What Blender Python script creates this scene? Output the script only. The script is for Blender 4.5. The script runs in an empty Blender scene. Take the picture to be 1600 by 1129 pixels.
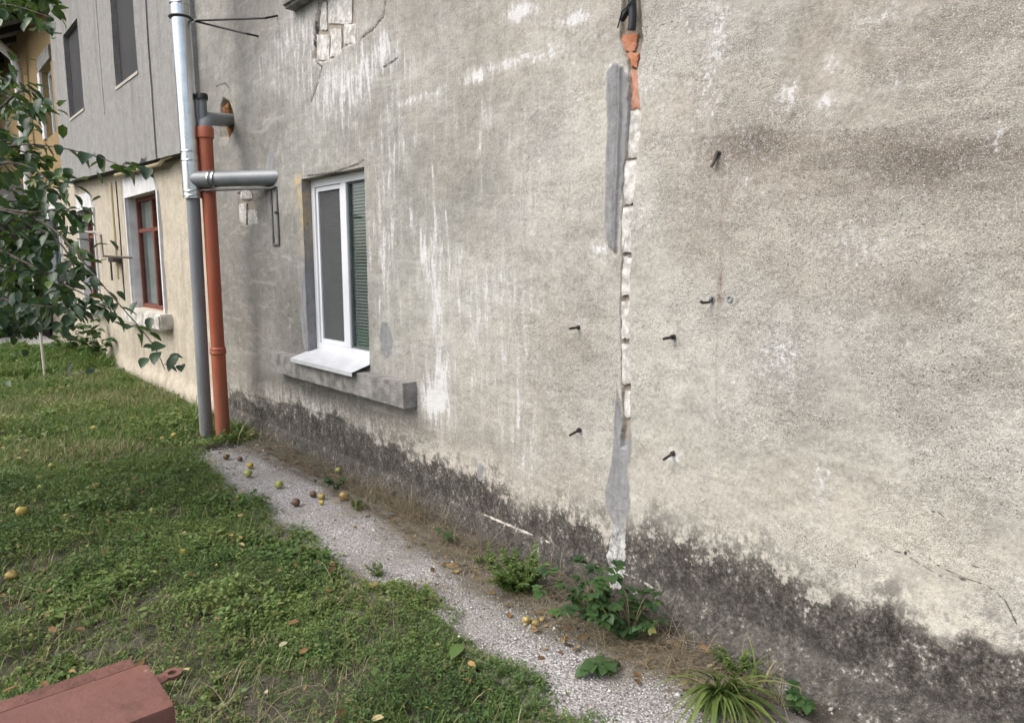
import bpy, bmesh, math, random
import numpy as np
from mathutils import Vector, Matrix
random.seed(7); RNG = np.random.default_rng(7)
R = math.radians
SC = bpy.context.scene
COL = SC.collection

# ------------------------------------------------------------------ camera, sky, sun, exposure
CAM = np.array([0.0, 0.0, 1.6]); YAW = R(41.215); PITCH = R(8.02); FPX = 1100.0; CX, CY = 800.0, 564.5
cam = bpy.data.cameras.new('camera'); cam.sensor_fit = 'HORIZONTAL'; cam.sensor_width = 36.0
cam.lens = FPX / 1600 * 36; cam.clip_start = 0.05; cam.clip_end = 900
camo = bpy.data.objects.new('camera', cam); COL.objects.link(camo)
camo.location = CAM; camo.rotation_euler = (math.pi / 2 - PITCH, 0, -YAW)
SC.camera = camo
SUN_EL, SUN_AZ = R(50), R(283)          # azimuth clockwise from +Y
w = bpy.data.worlds.new('World'); SC.world = w; w.use_nodes = True
nt = w.node_tree; nt.nodes.clear()
sky = nt.nodes.new('ShaderNodeTexSky'); sky.sky_type = 'NISHITA'; sky.sun_disc = False
sky.sun_elevation = SUN_EL; sky.sun_rotation = SUN_AZ; sky.air_density = 1.0; sky.dust_density = 4.0; sky.ozone_density = 0.6
hs = nt.nodes.new('ShaderNodeHueSaturation'); hs.inputs['Saturation'].default_value = 0.62   # thin high cloud whitens the blue
bg = nt.nodes.new('ShaderNodeBackground'); bg.inputs['Strength'].default_value = 0.12
wo = nt.nodes.new('ShaderNodeOutputWorld')
nt.links.new(sky.outputs[0], hs.inputs['Color']); nt.links.new(hs.outputs[0], bg.inputs['Color']); nt.links.new(bg.outputs[0], wo.inputs['Surface'])
sl = bpy.data.lights.new('sun', 'SUN'); sl.energy = 1.3; sl.angle = R(50); sl.color = (1.0, 0.96, 0.90)
so = bpy.data.objects.new('sun', sl); COL.objects.link(so)
sdir = Vector((math.sin(SUN_AZ) * math.cos(SUN_EL), math.cos(SUN_AZ) * math.cos(SUN_EL), math.sin(SUN_EL)))
so.rotation_euler = sdir.to_track_quat('Z', 'Y').to_euler(); so.location = sdir * 30
SC.view_settings.view_transform = 'Standard'; SC.view_settings.look = 'None'
SC.view_settings.exposure = 1.0; SC.view_settings.gamma = 1.0; SC.view_settings.use_curve_mapping = False
SC.cycles.use_denoising = True; SC.cycles.use_adaptive_sampling = True; SC.cycles.adaptive_threshold = 0.03
SC.cycles.max_bounces = 6; SC.cycles.transparent_max_bounces = 8

# ------------------------------------------------------------------ measuring helpers: photo pixel -> point on a known plane
FW = np.array([math.sin(YAW) * math.cos(PITCH), math.cos(YAW) * math.cos(PITCH), -math.sin(PITCH)])
RT = np.array([math.cos(YAW), -math.sin(YAW), 0.0]); UP = np.cross(RT, FW)
D0 = 2.5                                   # the street wall stands 2.5 m to the right of the camera
def ray(px, py): return FW + RT * ((px - CX) / FPX) - UP * ((py - CY) / FPX)
def onw(px, py, x=D0):
    q = ray(px, py); return CAM + q * (x / q[0])
def ong(px, py, z=0.0):
    q = ray(px, py); return CAM + q * ((z - CAM[2]) / q[2])
def atd(px, py, d): return CAM + ray(px, py) * d
def yz(px, py, x=D0): p = onw(px, py, x); return float(p[1]), float(p[2])

# ------------------------------------------------------------------ numpy noise
def _hash(ix, iy, seed):
    n = (ix.astype(np.int64) * 374761393 + iy.astype(np.int64) * 668265263 + seed * 144665) & 0xffffffff
    n = ((n ^ (n >> 13)) * 1274126177) & 0xffffffff
    return ((n ^ (n >> 16)) & 0xffff) / 65535.0
def vnoise(x, y, seed=0):
    x = np.asarray(x, float); y = np.asarray(y, float)
    ix, iy = np.floor(x), np.floor(y); fx, fy = x - ix, y - iy
    fx = fx * fx * (3 - 2 * fx); fy = fy * fy * (3 - 2 * fy)
    a, b, c, d = _hash(ix, iy, seed), _hash(ix + 1, iy, seed), _hash(ix, iy + 1, seed), _hash(ix + 1, iy + 1, seed)
    return (a * (1 - fx) + b * fx) * (1 - fy) + (c * (1 - fx) + d * fx) * fy
def fbm(x, y, seed=0, octv=4):
    s, a, t = 0, 0.5, 0
    for o in range(octv):
        s = s + a * vnoise(np.asarray(x) * 2 ** o + o * 17.3, np.asarray(y) * 2 ** o + o * 9.1, seed + o); t += a; a *= 0.55
    return s / t
def sstep(a, b, x): t = np.clip((x - a) / (b - a), 0, 1); return t * t * (3 - 2 * t)

# ------------------------------------------------------------------ object helpers
def tag(o, label=None, cat=None, group=None, kind=None):
    if label: o['label'] = label
    if cat: o['category'] = cat
    if group: o['group'] = group
    if kind: o['kind'] = kind
    return o
def link(o, parent=None):
    COL.objects.link(o)
    if parent is not None:
        o.parent = parent; o.matrix_parent_inverse = WM[parent.name].inverted()
    WM[o.name] = (WM[parent.name] @ WM[parent.name].inverted() if parent is not None else Matrix()) @ Matrix.LocRotScale(o.location, o.rotation_euler, o.scale)
    return o
WM = {}
def empty(name, loc, label, cat, group=None):
    o = bpy.data.objects.new(name, None); o.location = loc; o.empty_display_size = 0.1
    link(o); return tag(o, label, cat, group)
def arr_mesh(name, V, F, mat=None, smooth=False, attrs=None):
    V = np.asarray(V, np.float32); F = np.asarray(F, np.int32); k = F.shape[1]
    m = bpy.data.meshes.new(name)
    m.vertices.add(len(V)); m.vertices.foreach_set('co', V.ravel())
    m.loops.add(F.size); m.loops.foreach_set('vertex_index', F.ravel())
    m.polygons.add(len(F)); m.polygons.foreach_set('loop_start', np.arange(0, F.size, k, dtype=np.int32))
    try: m.polygons.foreach_set('loop_total', np.full(len(F), k, np.int32))
    except Exception: pass
    if smooth: m.polygons.foreach_set('use_smooth', np.ones(len(F), bool))
    for n, a in (attrs or {}).items():
        a = np.asarray(a, np.float32)
        if a.ndim == 1: m.attributes.new(n, 'FLOAT', 'POINT').data.foreach_set('value', a)
        else:
            if a.shape[1] == 3: a = np.concatenate([a, np.ones((len(a), 1), np.float32)], 1)
            m.attributes.new(n, 'FLOAT_COLOR', 'POINT').data.foreach_set('color', a.ravel())
    m.update(calc_edges=True); m.validate()
    if mat: m.materials.append(mat)
    return m
def add(name, mesh, parent=None, loc=(0, 0, 0), rot=(0, 0, 0), scale=(1, 1, 1)):
    o = bpy.data.objects.new(name, mesh); o.location = loc; o.rotation_euler = rot; o.scale = scale
    return link(o, parent)
class MB:
    """collects shapes of ONE part"""
    def __init__(s): s.v = []; s.f = []
    def raw(s, V, F):
        b = len(s.v); s.v += [tuple(map(float, v)) for v in V]; s.f += [tuple(b + i for i in f) for f in F]; return s
    def box(s, a, b):
        (x0, y0, z0), (x1, y1, z1) = a, b
        return s.raw([(x0,y0,z0),(x1,y0,z0),(x1,y1,z0),(x0,y1,z0),(x0,y0,z1),(x1,y0,z1),(x1,y1,z1),(x0,y1,z1)],
                     [(0,3,2,1),(4,5,6,7),(0,1,5,4),(1,2,6,5),(2,3,7,6),(3,0,4,7)])
    def tube(s, pts, r, n=12, cap=True):
        pts = [Vector(p) for p in pts]; rr = r if hasattr(r, '__len__') else [r] * len(pts)
        V, F = [], []; up = None
        for i, p in enumerate(pts):
            d = (pts[min(i + 1, len(pts) - 1)] - pts[max(i - 1, 0)])
            if d.length < 1e-9: d = pts[-1] - pts[0]
            d.normalize()
            if up is None:
                up = d.orthogonal().normalized()
            up = (up - d * up.dot(d)).normalized(); sd = d.cross(up)
            for k in range(n):
                a = 2 * math.pi * k / n; V.append(p + (up * math.cos(a) + sd * math.sin(a)) * rr[i])
        for i in range(len(pts) - 1):
            for k in range(n):
                F.append((i*n+k, i*n+(k+1) % n, (i+1)*n+(k+1) % n, (i+1)*n+k))
        if cap: F += [tuple(range(n - 1, -1, -1)), tuple(range((len(pts)-1)*n, len(pts)*n))]
        return s.raw(V, F)
    def prism(s, poly, d):
        n = len(poly); d = Vector(d); P = [Vector(p) for p in poly]
        return s.raw(P + [p + d for p in P], [tuple(range(n - 1, -1, -1)), tuple(range(n, 2 * n))] + [(i, (i+1) % n, n+(i+1) % n, n+i) for i in range(n)])
    def mesh(s, name, mat, smooth=False, bevel=0, jitter=0, sub=0):
        m = bpy.data.meshes.new(name); bm = bmesh.new()
        vs = [bm.verts.new(v) for v in s.v]
        for f in s.f:
            try: bm.faces.new([vs[i] for i in f])
            except ValueError: pass
        bmesh.ops.recalc_face_normals(bm, faces=bm.faces)
        if bevel: bmesh.ops.bevel(bm, geom=list(bm.edges), offset=bevel, segments=2, profile=0.6, affect='EDGES', clamp_overlap=True)
        for _ in range(sub): bmesh.ops.subdivide_edges(bm, edges=list(bm.edges), cuts=1, use_grid_fill=True)
        if jitter:
            for v in bm.verts: v.co += Vector((random.uniform(-1, 1), random.uniform(-1, 1), random.uniform(-1, 1))) * jitter
        for f in bm.faces: f.smooth = smooth
        bm.to_mesh(m); bm.free(); m.materials.append(mat)
        if smooth:
            try: m.set_sharp_from_angle(angle=R(38))
            except Exception: pass
        return m
    def build(s, name, mat, parent=None, **k): return add(name, s.mesh(name, mat, **k), parent)

# ------------------------------------------------------------------ material helper
class NT:
    def __init__(s, name):
        s.m = bpy.data.materials.new(name); s.m.use_nodes = True; s.t = s.m.node_tree; s.t.nodes.clear()
        s.out = s.t.nodes.new('ShaderNodeOutputMaterial'); s.co = None
    def n(s, typ, **kw):
        nd = s.t.nodes.new(typ)
        for k, v in kw.items(): setattr(nd, k, v)
        return nd
    def put(s, sock, v):
        if hasattr(v, 'is_output') or isinstance(v, bpy.types.NodeSocket): s.t.links.new(v, sock)
        elif isinstance(v, (tuple, list)) and len(v) == 3 and sock.type == 'RGBA': sock.default_value = (*v, 1)
        else: sock.default_value = v
    def obj(s):
        if s.co is None: s.co = s.n('ShaderNodeTexCoord').outputs['Object']
        return s.co
    def mapv(s, scale): 
        nd = s.n('ShaderNodeMapping'); s.put(nd.inputs['Vector'], s.obj()); nd.inputs['Scale'].default_value = scale; return nd.outputs[0]
    def noise(s, scale, detail=4, rough=0.55, vec=None, dist=0.0):
        nd = s.n('ShaderNodeTexNoise'); s.put(nd.inputs['Vector'], vec or s.obj()); nd.inputs['Scale'].default_value = scale
        nd.inputs['Detail'].default_value = detail; nd.inputs['Roughness'].default_value = rough; nd.inputs['Distortion'].default_value = dist
        return nd.outputs[0]
    def voro(s, scale, feature='F1', out='Distance', vec=None, rnd=1.0):
        nd = s.n('ShaderNodeTexVoronoi', feature=feature); s.put(nd.inputs['Vector'], vec or s.obj()); nd.inputs['Scale'].default_value = scale
        nd.inputs['Randomness'].default_value = rnd
        return nd.outputs[out]
    def attr(s, name, col=False): return s.n('ShaderNodeAttribute', attribute_name=name).outputs['Color' if col else 'Fac']
    def mt(s, op, a, b=0.0, c=0.0, clamp=False):
        nd = s.n('ShaderNodeMath', operation=op, use_clamp=clamp)
        for i, v in enumerate((a, b, c)): s.put(nd.inputs[i], v)
        return nd.outputs[0]
    def mr(s, v, a, b, c=0.0, d=1.0, smooth=False):
        nd = s.n('ShaderNodeMapRange', interpolation_type='SMOOTHSTEP' if smooth else 'LINEAR')
        for i, x in enumerate((v, a, b, c, d)): s.put(nd.inputs[i], x)
        return nd.outputs[0]
    def mix(s, f, a, b, mode='MIX'):
        nd = s.n('ShaderNodeMix', data_type='RGBA', blend_type=mode, clamp_factor=True)
        s.put(nd.inputs[0], f); s.put(nd.inputs[6], a); s.put(nd.inputs[7], b); return nd.outputs[2]
    def ramp(s, f, stops):
        nd = s.n('ShaderNodeValToRGB'); s.put(nd.inputs[0], f); e = nd.color_ramp.elements
        while len(e) < len(stops): e.new(0.5)
        for x, (p, c) in zip(e, stops): x.position = p; x.color = (*c, 1)
        return nd.outputs[0]
    def bump(s, h, dist=0.01, strength=1.0, normal=None):
        nd = s.n('ShaderNodeBump'); s.put(nd.inputs['Height'], h); nd.inputs['Distance'].default_value = dist; nd.inputs['Strength'].default_value = strength
        if normal: s.put(nd.inputs['Normal'], normal)
        return nd.outputs[0]
    def bsdf(s, color, rough=0.8, metal=0.0, normal=None, spec=0.5, **kw):
        nd = s.n('ShaderNodeBsdfPrincipled'); s.put(nd.inputs['Base Color'], color); s.put(nd.inputs['Roughness'], rough); s.put(nd.inputs['Metallic'], metal)
        s.put(nd.inputs['Specular IOR Level'], spec)
        if normal is not None: s.put(nd.inputs['Normal'], normal)
        for k, v in kw.items(): s.put(nd.inputs[k], v)
        s.last = nd; return nd.outputs[0]
    def done(s, sh): s.t.links.new(sh, s.out.inputs['Surface']); return s.m
def simple(name, c1, c2, scale=6, rough=0.7, metal=0.0, bump=0.0, bscale=60, spec=0.4, detail=5):
    t = NT(name); f = t.noise(scale, detail); f = t.mr(f, 0.35, 0.65)
    nrm = t.bump(t.noise(bscale, 4), 0.01, bump) if bump else None
    return t.done(t.bsdf(t.mix(f, c1, c2), rough, metal, nrm, spec))
def link(o, parent=None):
    COL.objects.link(o)
    if parent is not None:
        o.parent = parent; o.matrix_parent_inverse = WM[parent.name].inverted()
    WM[o.name] = Matrix.LocRotScale(o.location, o.rotation_euler, o.scale)
    return o

# ------------------------------------------------------------------ materials of the walls
def wall_material():
    t = NT('weathered_plaster')
    st = t.mapv((1, 1, 0.16)); sd = t.mapv((1, 1, 0.75))
    mid, fine, grit = t.noise(12, 4, 0.65), t.noise(62, 3, 0.65), t.noise(210, 1, 0.6)
    streak = t.noise(22, 4, 0.66, st); rough = t.noise(15, 6, 0.78, sd)
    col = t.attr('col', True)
    f = t.mt('ADD', t.mt('MULTIPLY', mid, 0.45), t.mt('MULTIPLY', fine, 0.55))
    col = t.mix(1.0, col, t.ramp(f, [(0.34, (0.70, 0.69, 0.67)), (0.5, (1, 1, 1)), (0.66, (1.25, 1.25, 1.24))]), 'MULTIPLY')
    mp = t.n('ShaderNodeMapping'); t.put(mp.inputs['Vector'], t.obj()); mp.inputs['Rotation'].default_value = (0.55, 0, 0); mp.inputs['Scale'].default_value = (1, 0.22, 1)
    smear = t.noise(11, 4, 0.6, mp.outputs[0], 1.2)
    col = t.mix(t.mr(smear, 0.54, 0.68, 0.0, 0.26), col, (0.52, 0.505, 0.46)); col = t.mix(t.mr(smear, 0.46, 0.34, 0.0, 0.22), col, (0.19, 0.178, 0.158))
    col = t.mix(t.mt('MULTIPLY', t.mr(grit, 0.28, 0.46, 0.55, 0.0), t.mr(t.attr('pit'), .1, .9, .25, 1)), col, (0.13, 0.12, 0.105))
    col = t.mix(t.mt('MULTIPLY', t.mr(grit, 0.57, 0.70, 0.0, 0.5), t.mr(t.attr('pit'), .1, .9, .2, 1)), col, (0.60, 0.59, 0.56))
    # dark pinholes and gravel pits, in patches
    vn = t.n('ShaderNodeTexVoronoi'); t.put(vn.inputs['Vector'], t.obj()); vn.inputs['Scale'].default_value = 104
    pv = vn.outputs['Distance']; sep = t.n('ShaderNodeSeparateColor'); t.put(sep.inputs[0], vn.outputs['Color'])
    prad = t.mt('MULTIPLY', t.mr(sep.outputs[0], 0.62, 1.0, 0.0, 0.34), t.attr('pit'))
    pit = t.mr(t.mt('SUBTRACT', prad, pv), 0.0, 0.10)
    col = t.mix(t.mt('MULTIPLY', pit, 0.7), col, (0.085, 0.075, 0.066))
    wsp = t.mr(t.mt('SUBTRACT', t.mt('MULTIPLY', t.mr(sep.outputs[1], 0.78, 1.0, 0.0, 0.40), mid), pv), -0.02, 0.06)
    col = t.mix(t.mt('MULTIPLY', wsp, 0.55), col, (0.72, 0.71, 0.68))
    # pale lime bloom
    iso = t.noise(44, 4, 0.75); stk = t.attr('stk')
    wn = t.mt('ADD', t.mt('MULTIPLY', streak, t.mt('MULTIPLY', stk, 0.8)), t.mt('ADD', t.mt('MULTIPLY', iso, t.mr(stk, 0, 1, 0.8, 0.3)), t.mt('MULTIPLY', rough, t.mr(stk, 0, 1, 0.35, 0.05))))
    ws = t.mt('ADD', wn, t.mt('MULTIPLY', t.attr('white'), 0.27))
    wm = t.mt('ADD', t.mt('MULTIPLY', t.mr(ws, 0.58, 0.86, 0, 1, True), 0.45), t.mt('MULTIPLY', t.mr(ws, 0.725, 0.80, 0, 1, True), 0.42))
    col = t.mix(wm, col, t.mix(fine, (0.52, 0.52, 0.53), (0.68, 0.68, 0.69)))
    # damp, blackened foot of the wall
    d = t.mt('ADD', t.attr('damp'), t.mt('MULTIPLY', t.mt('ADD', t.mt('MULTIPLY', t.mt('SUBTRACT', rough, 0.5), 0.34), t.mt('ADD', t.mt('MULTIPLY', t.mt('SUBTRACT', fine, 0.5), 0.20), t.mt('MULTIPLY', t.mt('SUBTRACT', t.noise(4.2, 3, .6), 0.5), 0.36))), t.attr('rag')))
    halo = t.mr(d, -0.20, -0.02, 0.0, 1.0, True)
    col = t.mix(t.mt('MULTIPLY', halo, t.mr(fine, 0.40, 0.58, 0.05, 0.6)), col, (0.56, 0.53, 0.47))
    col = t.mix(t.mt('MULTIPLY', t.mr(d, -0.20, 0.0, 0.0, 0.85, True), t.mr(rough, 0.46, 0.56)), col, (0.13, 0.12, 0.108))
    dm = t.mr(d, -0.016, 0.022, 0, 1)
    dark = t.ramp(t.mt('ADD', t.mt('MULTIPLY', rough, 0.6), t.mt('MULTIPLY', fine, 0.45)), [(0.40, (0.020, 0.018, 0.0155)), (0.49, (0.042, 0.038, 0.033)), (0.56, (0.090, 0.083, 0.074)), (0.62, (0.155, 0.145, 0.130)), (0.655, (0.42, 0.40, 0.37))])
    dark = t.mix(t.mt('MULTIPLY', t.mr(t.attr('damp'), 0.10, 0.26), t.mr(mid, 0.38, 0.6, 0.0, 0.6)), dark, (0.070, 0.066, 0.060))
    dark = t.mix(t.mr(grit, 0.60, 0.72, 0.0, 0.3), dark, (0.32, 0.30, 0.28))
    col = t.mix(dm, col, dark)
    # grey repair mortar
    mo = t.mt('ADD', t.attr('mortar'), t.mt('ADD', t.mt('MULTIPLY', t.mt('SUBTRACT', rough, 0.5), 0.040), t.mt('MULTIPLY', t.mt('SUBTRACT', fine, 0.5), 0.03)))
    mm = t.mr(mo, -0.0015, 0.0025)
    mcol = t.mix(t.mr(t.mt('ADD', t.mt('MULTIPLY', streak, .5), t.mt('MULTIPLY', rough, .5)), 0.38, 0.62), (0.165, 0.165, 0.172), (0.285, 0.285, 0.295))
    mcol = t.mix(t.mr(mo, 0.0, 0.012, 0.5, 0.0), mcol, (0.33, 0.325, 0.31))
    mcol = t.mix(t.mt('MULTIPLY', pit, .5), mcol, (.1, .1, .1))
    mcol = t.mix(t.attr('lime'), mcol, t.ramp(t.mt('ADD', t.mt('MULTIPLY', rough, .6), t.mt('MULTIPLY', fine, .4)), [(0.42, (0.18, 0.18, 0.18)), (0.56, (0.56, 0.56, 0.55))]))
    col = t.mix(mm, col, mcol)
    # raw chased-out masonry (mortar in the chase)
    col = t.mix(t.mr(t.attr('raw'), -0.002, 0.003), col, t.mix(fine, (0.17, 0.15, 0.125), (0.42, 0.38, 0.32)))
    col = t.mix(t.mt('MULTIPLY', t.attr('ochre'), t.mr(mid, 0.4, 0.6)), col, (0.52, 0.38, 0.17))
    col = t.mix(t.mt('MULTIPLY', t.attr('rust'), t.mr(fine, 0.35, 0.62)), col, (0.15, 0.095, 0.068))
    ck = t.mr(t.mt('ADD', t.attr('crack'), t.mt('MULTIPLY', t.mt('SUBTRACT', fine, 0.5), 0.012)), 0.002, 0.006, 1, 0)
    col = t.mix(t.mt('MULTIPLY', ck, t.mr(mid, 0.32, 0.52, 0.4, 0.95)), col, (0.05, 0.045, 0.04))
    h = t.mt('ADD', t.mt('MULTIPLY', mid, 0.35), t.mt('MULTIPLY', t.mt('ADD', t.mt('MULTIPLY', fine, 0.50), t.mt('MULTIPLY', grit, 0.34)), t.mr(t.attr('pit'), 0.05, 0.9, 0.45, 1.15)))
    h = t.mt('SUBTRACT', h, t.mt('MULTIPLY', pit, 0.45))
    return t.done(t.bsdf(col, 0.92, 0, t.bump(h, 0.0085, 0.85), 0.25))
M = {}
M['wall'] = wall_material()
M['plain_plaster'] = simple('plain_plaster', (0.36, 0.34, 0.31), (0.45, 0.43, 0.39), 5, 0.9, bump=0.3)
def streaky(name, a, b, c, k=1.0):
    t = NT(name); st = t.mapv((1, 1, 0.14)); s = t.noise(5, 5, 0.6, st); n = t.noise(9, 5, 0.65); f = t.noise(60, 3)
    col = t.mix(t.mr(n, 0.36, 0.64), a, b); col = t.mix(t.mr(s, 0.5, 0.72, 0, 0.75 * k), col, c)
    col = t.mix(1.0, col, t.ramp(f, [(0.3, (0.8, 0.8, 0.8)), (0.6, (1.08, 1.08, 1.08))]), 'MULTIPLY')
    vv = t.voro(9); col = t.mix(t.mr(t.mt('ADD', vv, t.mr(n, 0.3, 0.7, 0.3, -0.1)), 0.10, 0.13, 0.6 * k, 0), col, (0.16, 0.14, 0.11))
    return t.done(t.bsdf(col, 0.9, 0, t.bump(t.mt('ADD', n, f), 0.012, 0.5), 0.25))
M['beige'] = streaky('beige_plaster', (0.40, 0.355, 0.285), (0.50, 0.45, 0.37), (0.29, 0.25, 0.20))
M['greypanel'] = streaky('grey_render', (0.235, 0.23, 0.225), (0.29, 0.285, 0.28), (0.16, 0.155, 0.15), 0.8)
M['ochre'] = streaky('ochre_render', (0.26, 0.185, 0.09), (0.31, 0.225, 0.115), (0.19, 0.14, 0.075), 0.5)
M['whitewash'] = simple('whitewash', (0.66, 0.66, 0.68), (0.52, 0.52, 0.53), 9, 0.9, bump=0.25)
M['concrete'] = simple('old_concrete', (0.15, 0.145, 0.14), (0.31, 0.30, 0.285), 12, 0.95, bump=0.9, bscale=90)
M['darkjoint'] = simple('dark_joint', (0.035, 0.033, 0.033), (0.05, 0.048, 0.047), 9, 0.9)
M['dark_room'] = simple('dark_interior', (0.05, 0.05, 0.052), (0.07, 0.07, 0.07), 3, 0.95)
M['pvc'] = simple('white_plastic', (0.70, 0.72, 0.76), (0.64, 0.66, 0.70), 3, 0.32, spec=0.5)
M['tray'] = simple('white_coated_sheet', (0.55, 0.565, 0.60), (0.46, 0.475, 0.50), 11, 0.4, spec=0.5)
M['redwood'] = simple('red_painted_wood', (0.12, 0.034, 0.025), (0.18, 0.058, 0.042), 14, 0.6, bump=0.3)
M['white_brick'] = simple('white_silicate_brick', (0.64, 0.63, 0.61), (0.33, 0.32, 0.30), 28, 0.95, bump=0.4, bscale=140)
M['red_brick'] = simple('red_brick', (0.36, 0.14, 0.075), (0.46, 0.22, 0.14), 22, 0.95, bump=0.35, bscale=90)
M['pink_brick'] = simple('pale_red_brick', (0.48, 0.27, 0.21), (0.40, 0.19, 0.13), 25, 0.95, bump=0.35, bscale=90)
M['foam'] = simple('rusty_foam', (0.13, 0.055, 0.022), (0.24, 0.115, 0.045), 30, 0.95, bump=1.0, bscale=70)
def glass_mat(name, col, rough=0.03):
    t = NT(name); fr = t.n('ShaderNodeLayerWeight'); fr.inputs[0].default_value = 0.5; fc = t.mt('ADD', t.mt('MULTIPLY', t.mt('POWER', fr.outputs['Facing'], 3.0), 0.8), 0.04)
    gl = t.n('ShaderNodeBsdfGlossy'); gl.inputs['Roughness'].default_value = rough
    tr = t.n('ShaderNodeBsdfTransparent'); t.put(tr.inputs[0], col)
    mx = t.n('ShaderNodeMixShader'); t.put(mx.inputs[0], fc); t.t.links.new(tr.outputs[0], mx.inputs[1]); t.t.links.new(gl.outputs[0], mx.inputs[2])
    return t.done(mx.outputs[0])
M['glass'] = glass_mat('window_glass', (0.80, 0.86, 0.845))
def screen_mat():
    t = NT('insect_screen'); d = t.n('ShaderNodeBsdfDiffuse'); t.put(d.inputs[0], (0.13, 0.135, 0.14)); tr = t.n('ShaderNodeBsdfTransparent')
    mx = t.n('ShaderNodeMixShader'); mx.inputs[0].default_value = 0.5; t.t.links.new(tr.outputs[0], mx.inputs[1]); t.t.links.new(d.outputs[0], mx.inputs[2]); return t.done(mx.outputs[0])
M['screen'] = screen_mat()
M['slat'] = simple('blind_slat', (0.25, 0.27, 0.265), (0.30, 0.32, 0.315), 3, 0.4)

# ------------------------------------------------------------------ generic sheet with openings
def grid_sheet(ys, zs, holes, x0, disp=None, rev=0.2, keep=None):
    """tensor grid in the plane x = x0; holes = (y0, y1, z0, z1, reveal depth). returns verts, quads, Y, Z, isreveal"""
    ys, zs = np.unique(np.round(ys, 5)), np.unique(np.round(zs, 5))
    Y, Z = np.meshgrid(ys, zs, indexing='ij'); ny, nz = Y.shape
    X = np.full_like(Y, x0) if disp is None else x0 - disp(Y, Z)
    idx = np.arange(ny * nz).reshape(ny, nz)
    yc, zc = (ys[:-1] + ys[1:]) / 2, (zs[:-1] + zs[1:]) / 2
    ok = np.ones((ny - 1, nz - 1), bool)
    for (a, b, c, d, dep) in holes: ok &= ~(((yc > a) & (yc < b))[:, None] & ((zc > c) & (zc < d))[None, :])
    q = np.stack([idx[:-1, :-1], idx[:-1, 1:], idx[1:, 1:], idx[1:, :-1]], -1)[ok]   # normal towards -x
    V = np.stack([X.ravel(), Y.ravel(), Z.ravel()], 1); src = list(range(len(V))); V = [V]; F = [q]; base = ny * nz; SRC = [np.arange(base)]
    for (a, b, c, d, dep) in holes:
        i0, i1 = np.argmin(abs(ys - a)), np.argmin(abs(ys - b)); j0, j1 = np.argmin(abs(zs - c)), np.argmin(abs(zs - d))
        for seq in (idx[i0, j0:j1 + 1], idx[i0:i1 + 1, j1], idx[i1, j0:j1 + 1][::-1], idx[i0:i1 + 1, j0][::-1]):
            vv = V[0][seq].copy(); back = vv.copy(); back[:, 0] = x0 + dep; n = len(seq)
            V.append(np.concatenate([vv, back])); SRC.append(np.concatenate([seq, seq]))
            k = np.arange(n - 1); F.append(np.stack([base + k, base + n + k, base + n + k + 1, base + k + 1], 1)); base += 2 * n
    return np.concatenate(V), np.concatenate(F), np.concatenate(SRC)
def seg_dist(Y, Z, pts):
    d = np.full(Y.shape, 9.0)
    for (a, b) in zip(pts[:-1], pts[1:]):
        a, b = np.array(a), np.array(b); ab = b - a; L = ab @ ab + 1e-12
        t = np.clip(((Y - a[0]) * ab[0] + (Z - a[1]) * ab[1]) / L, 0, 1)
        d = np.minimum(d, np.hypot(Y - a[0] - t * ab[0], Z - a[1] - t * ab[1]))
    return d
def poly_sd(Y, Z, pts):
    """signed distance, positive inside"""
    d = seg_dist(Y, Z, list(pts) + [pts[0]]); ins = np.zeros(Y.shape, bool); n = len(pts)
    for i in range(n):
        (y1, z1), (y2, z2) = pts[i], pts[(i + 1) % n]
        c = ((z1 > Z) != (z2 > Z)) & (Y < (y2 - y1) * (Z - z1) / (z2 - z1 + 1e-12) + y1); ins ^= c
    return np.where(ins, d, -d)
def W(pts): return [yz(*p) for p in pts]
def blobs(Y, Z, lst):
    s = np.zeros(Y.shape)
    for (px, py, rx, ry, a) in lst:
        y, z = yz(px, py); ry_ = abs(yz(px - rx, py)[0] - yz(px + rx, py)[0]) / 2; rz_ = abs(yz(px, py - ry)[1] - yz(px, py + ry)[1]) / 2
        s = np.maximum(s, a * np.exp(-(((Y - y) / ry_) ** 2 + ((Z - z) / rz_) ** 2) * 0.9))
    return s

# ------------------------------------------------------------------ the plastered house
HY0, HY1 = -4.0, 7.62                     # along the wall
house = empty('plastered_house', (D0, 3.0, 0), 'house with a stained grey plaster wall, white window and damp blackened foot', 'house')
WY1, WY0 = yz(471, 281)[0], yz(569, 262)[0]; WZ1 = 2.245; WZ0 = 0.86
CH = [(985, -30), (986, 60), (988, 110), (991, 180), (987, 230), (984, 262), (980, 330), (979, 400), (977, 460), (976, 540), (977, 600), (978, 655), (973, 700)]
CHW = [24, 36, 13, 19, 18, 18, 15, 14, 13, 13, 13, 13, 10]
def chase_poly():
    l = [(x - w_ / 2, y) for (x, y), w_ in zip(CH, CHW)]; r = [(x + w_ / 2, y) for (x, y), w_ in zip(CH, CHW)]
    return W(l + r[::-1])
CHASE = chase_poly()
SPALL = W([(505, -20), (497, 20), (490, 60), (489, 92), (500, 97), (520, 92), (540, 72), (556, 66), (556, 40), (552, 10), (560, -20)])
HOLE = W([(350, 152), (358, 160), (366, 185), (364, 205), (354, 222), (345, 215), (343, 196), (345, 165)])
NICHE = W([(371, 303), (386, 294), (396, 305), (400, 330), (403, 348), (382, 353), (374, 345), (373, 325)])
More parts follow.
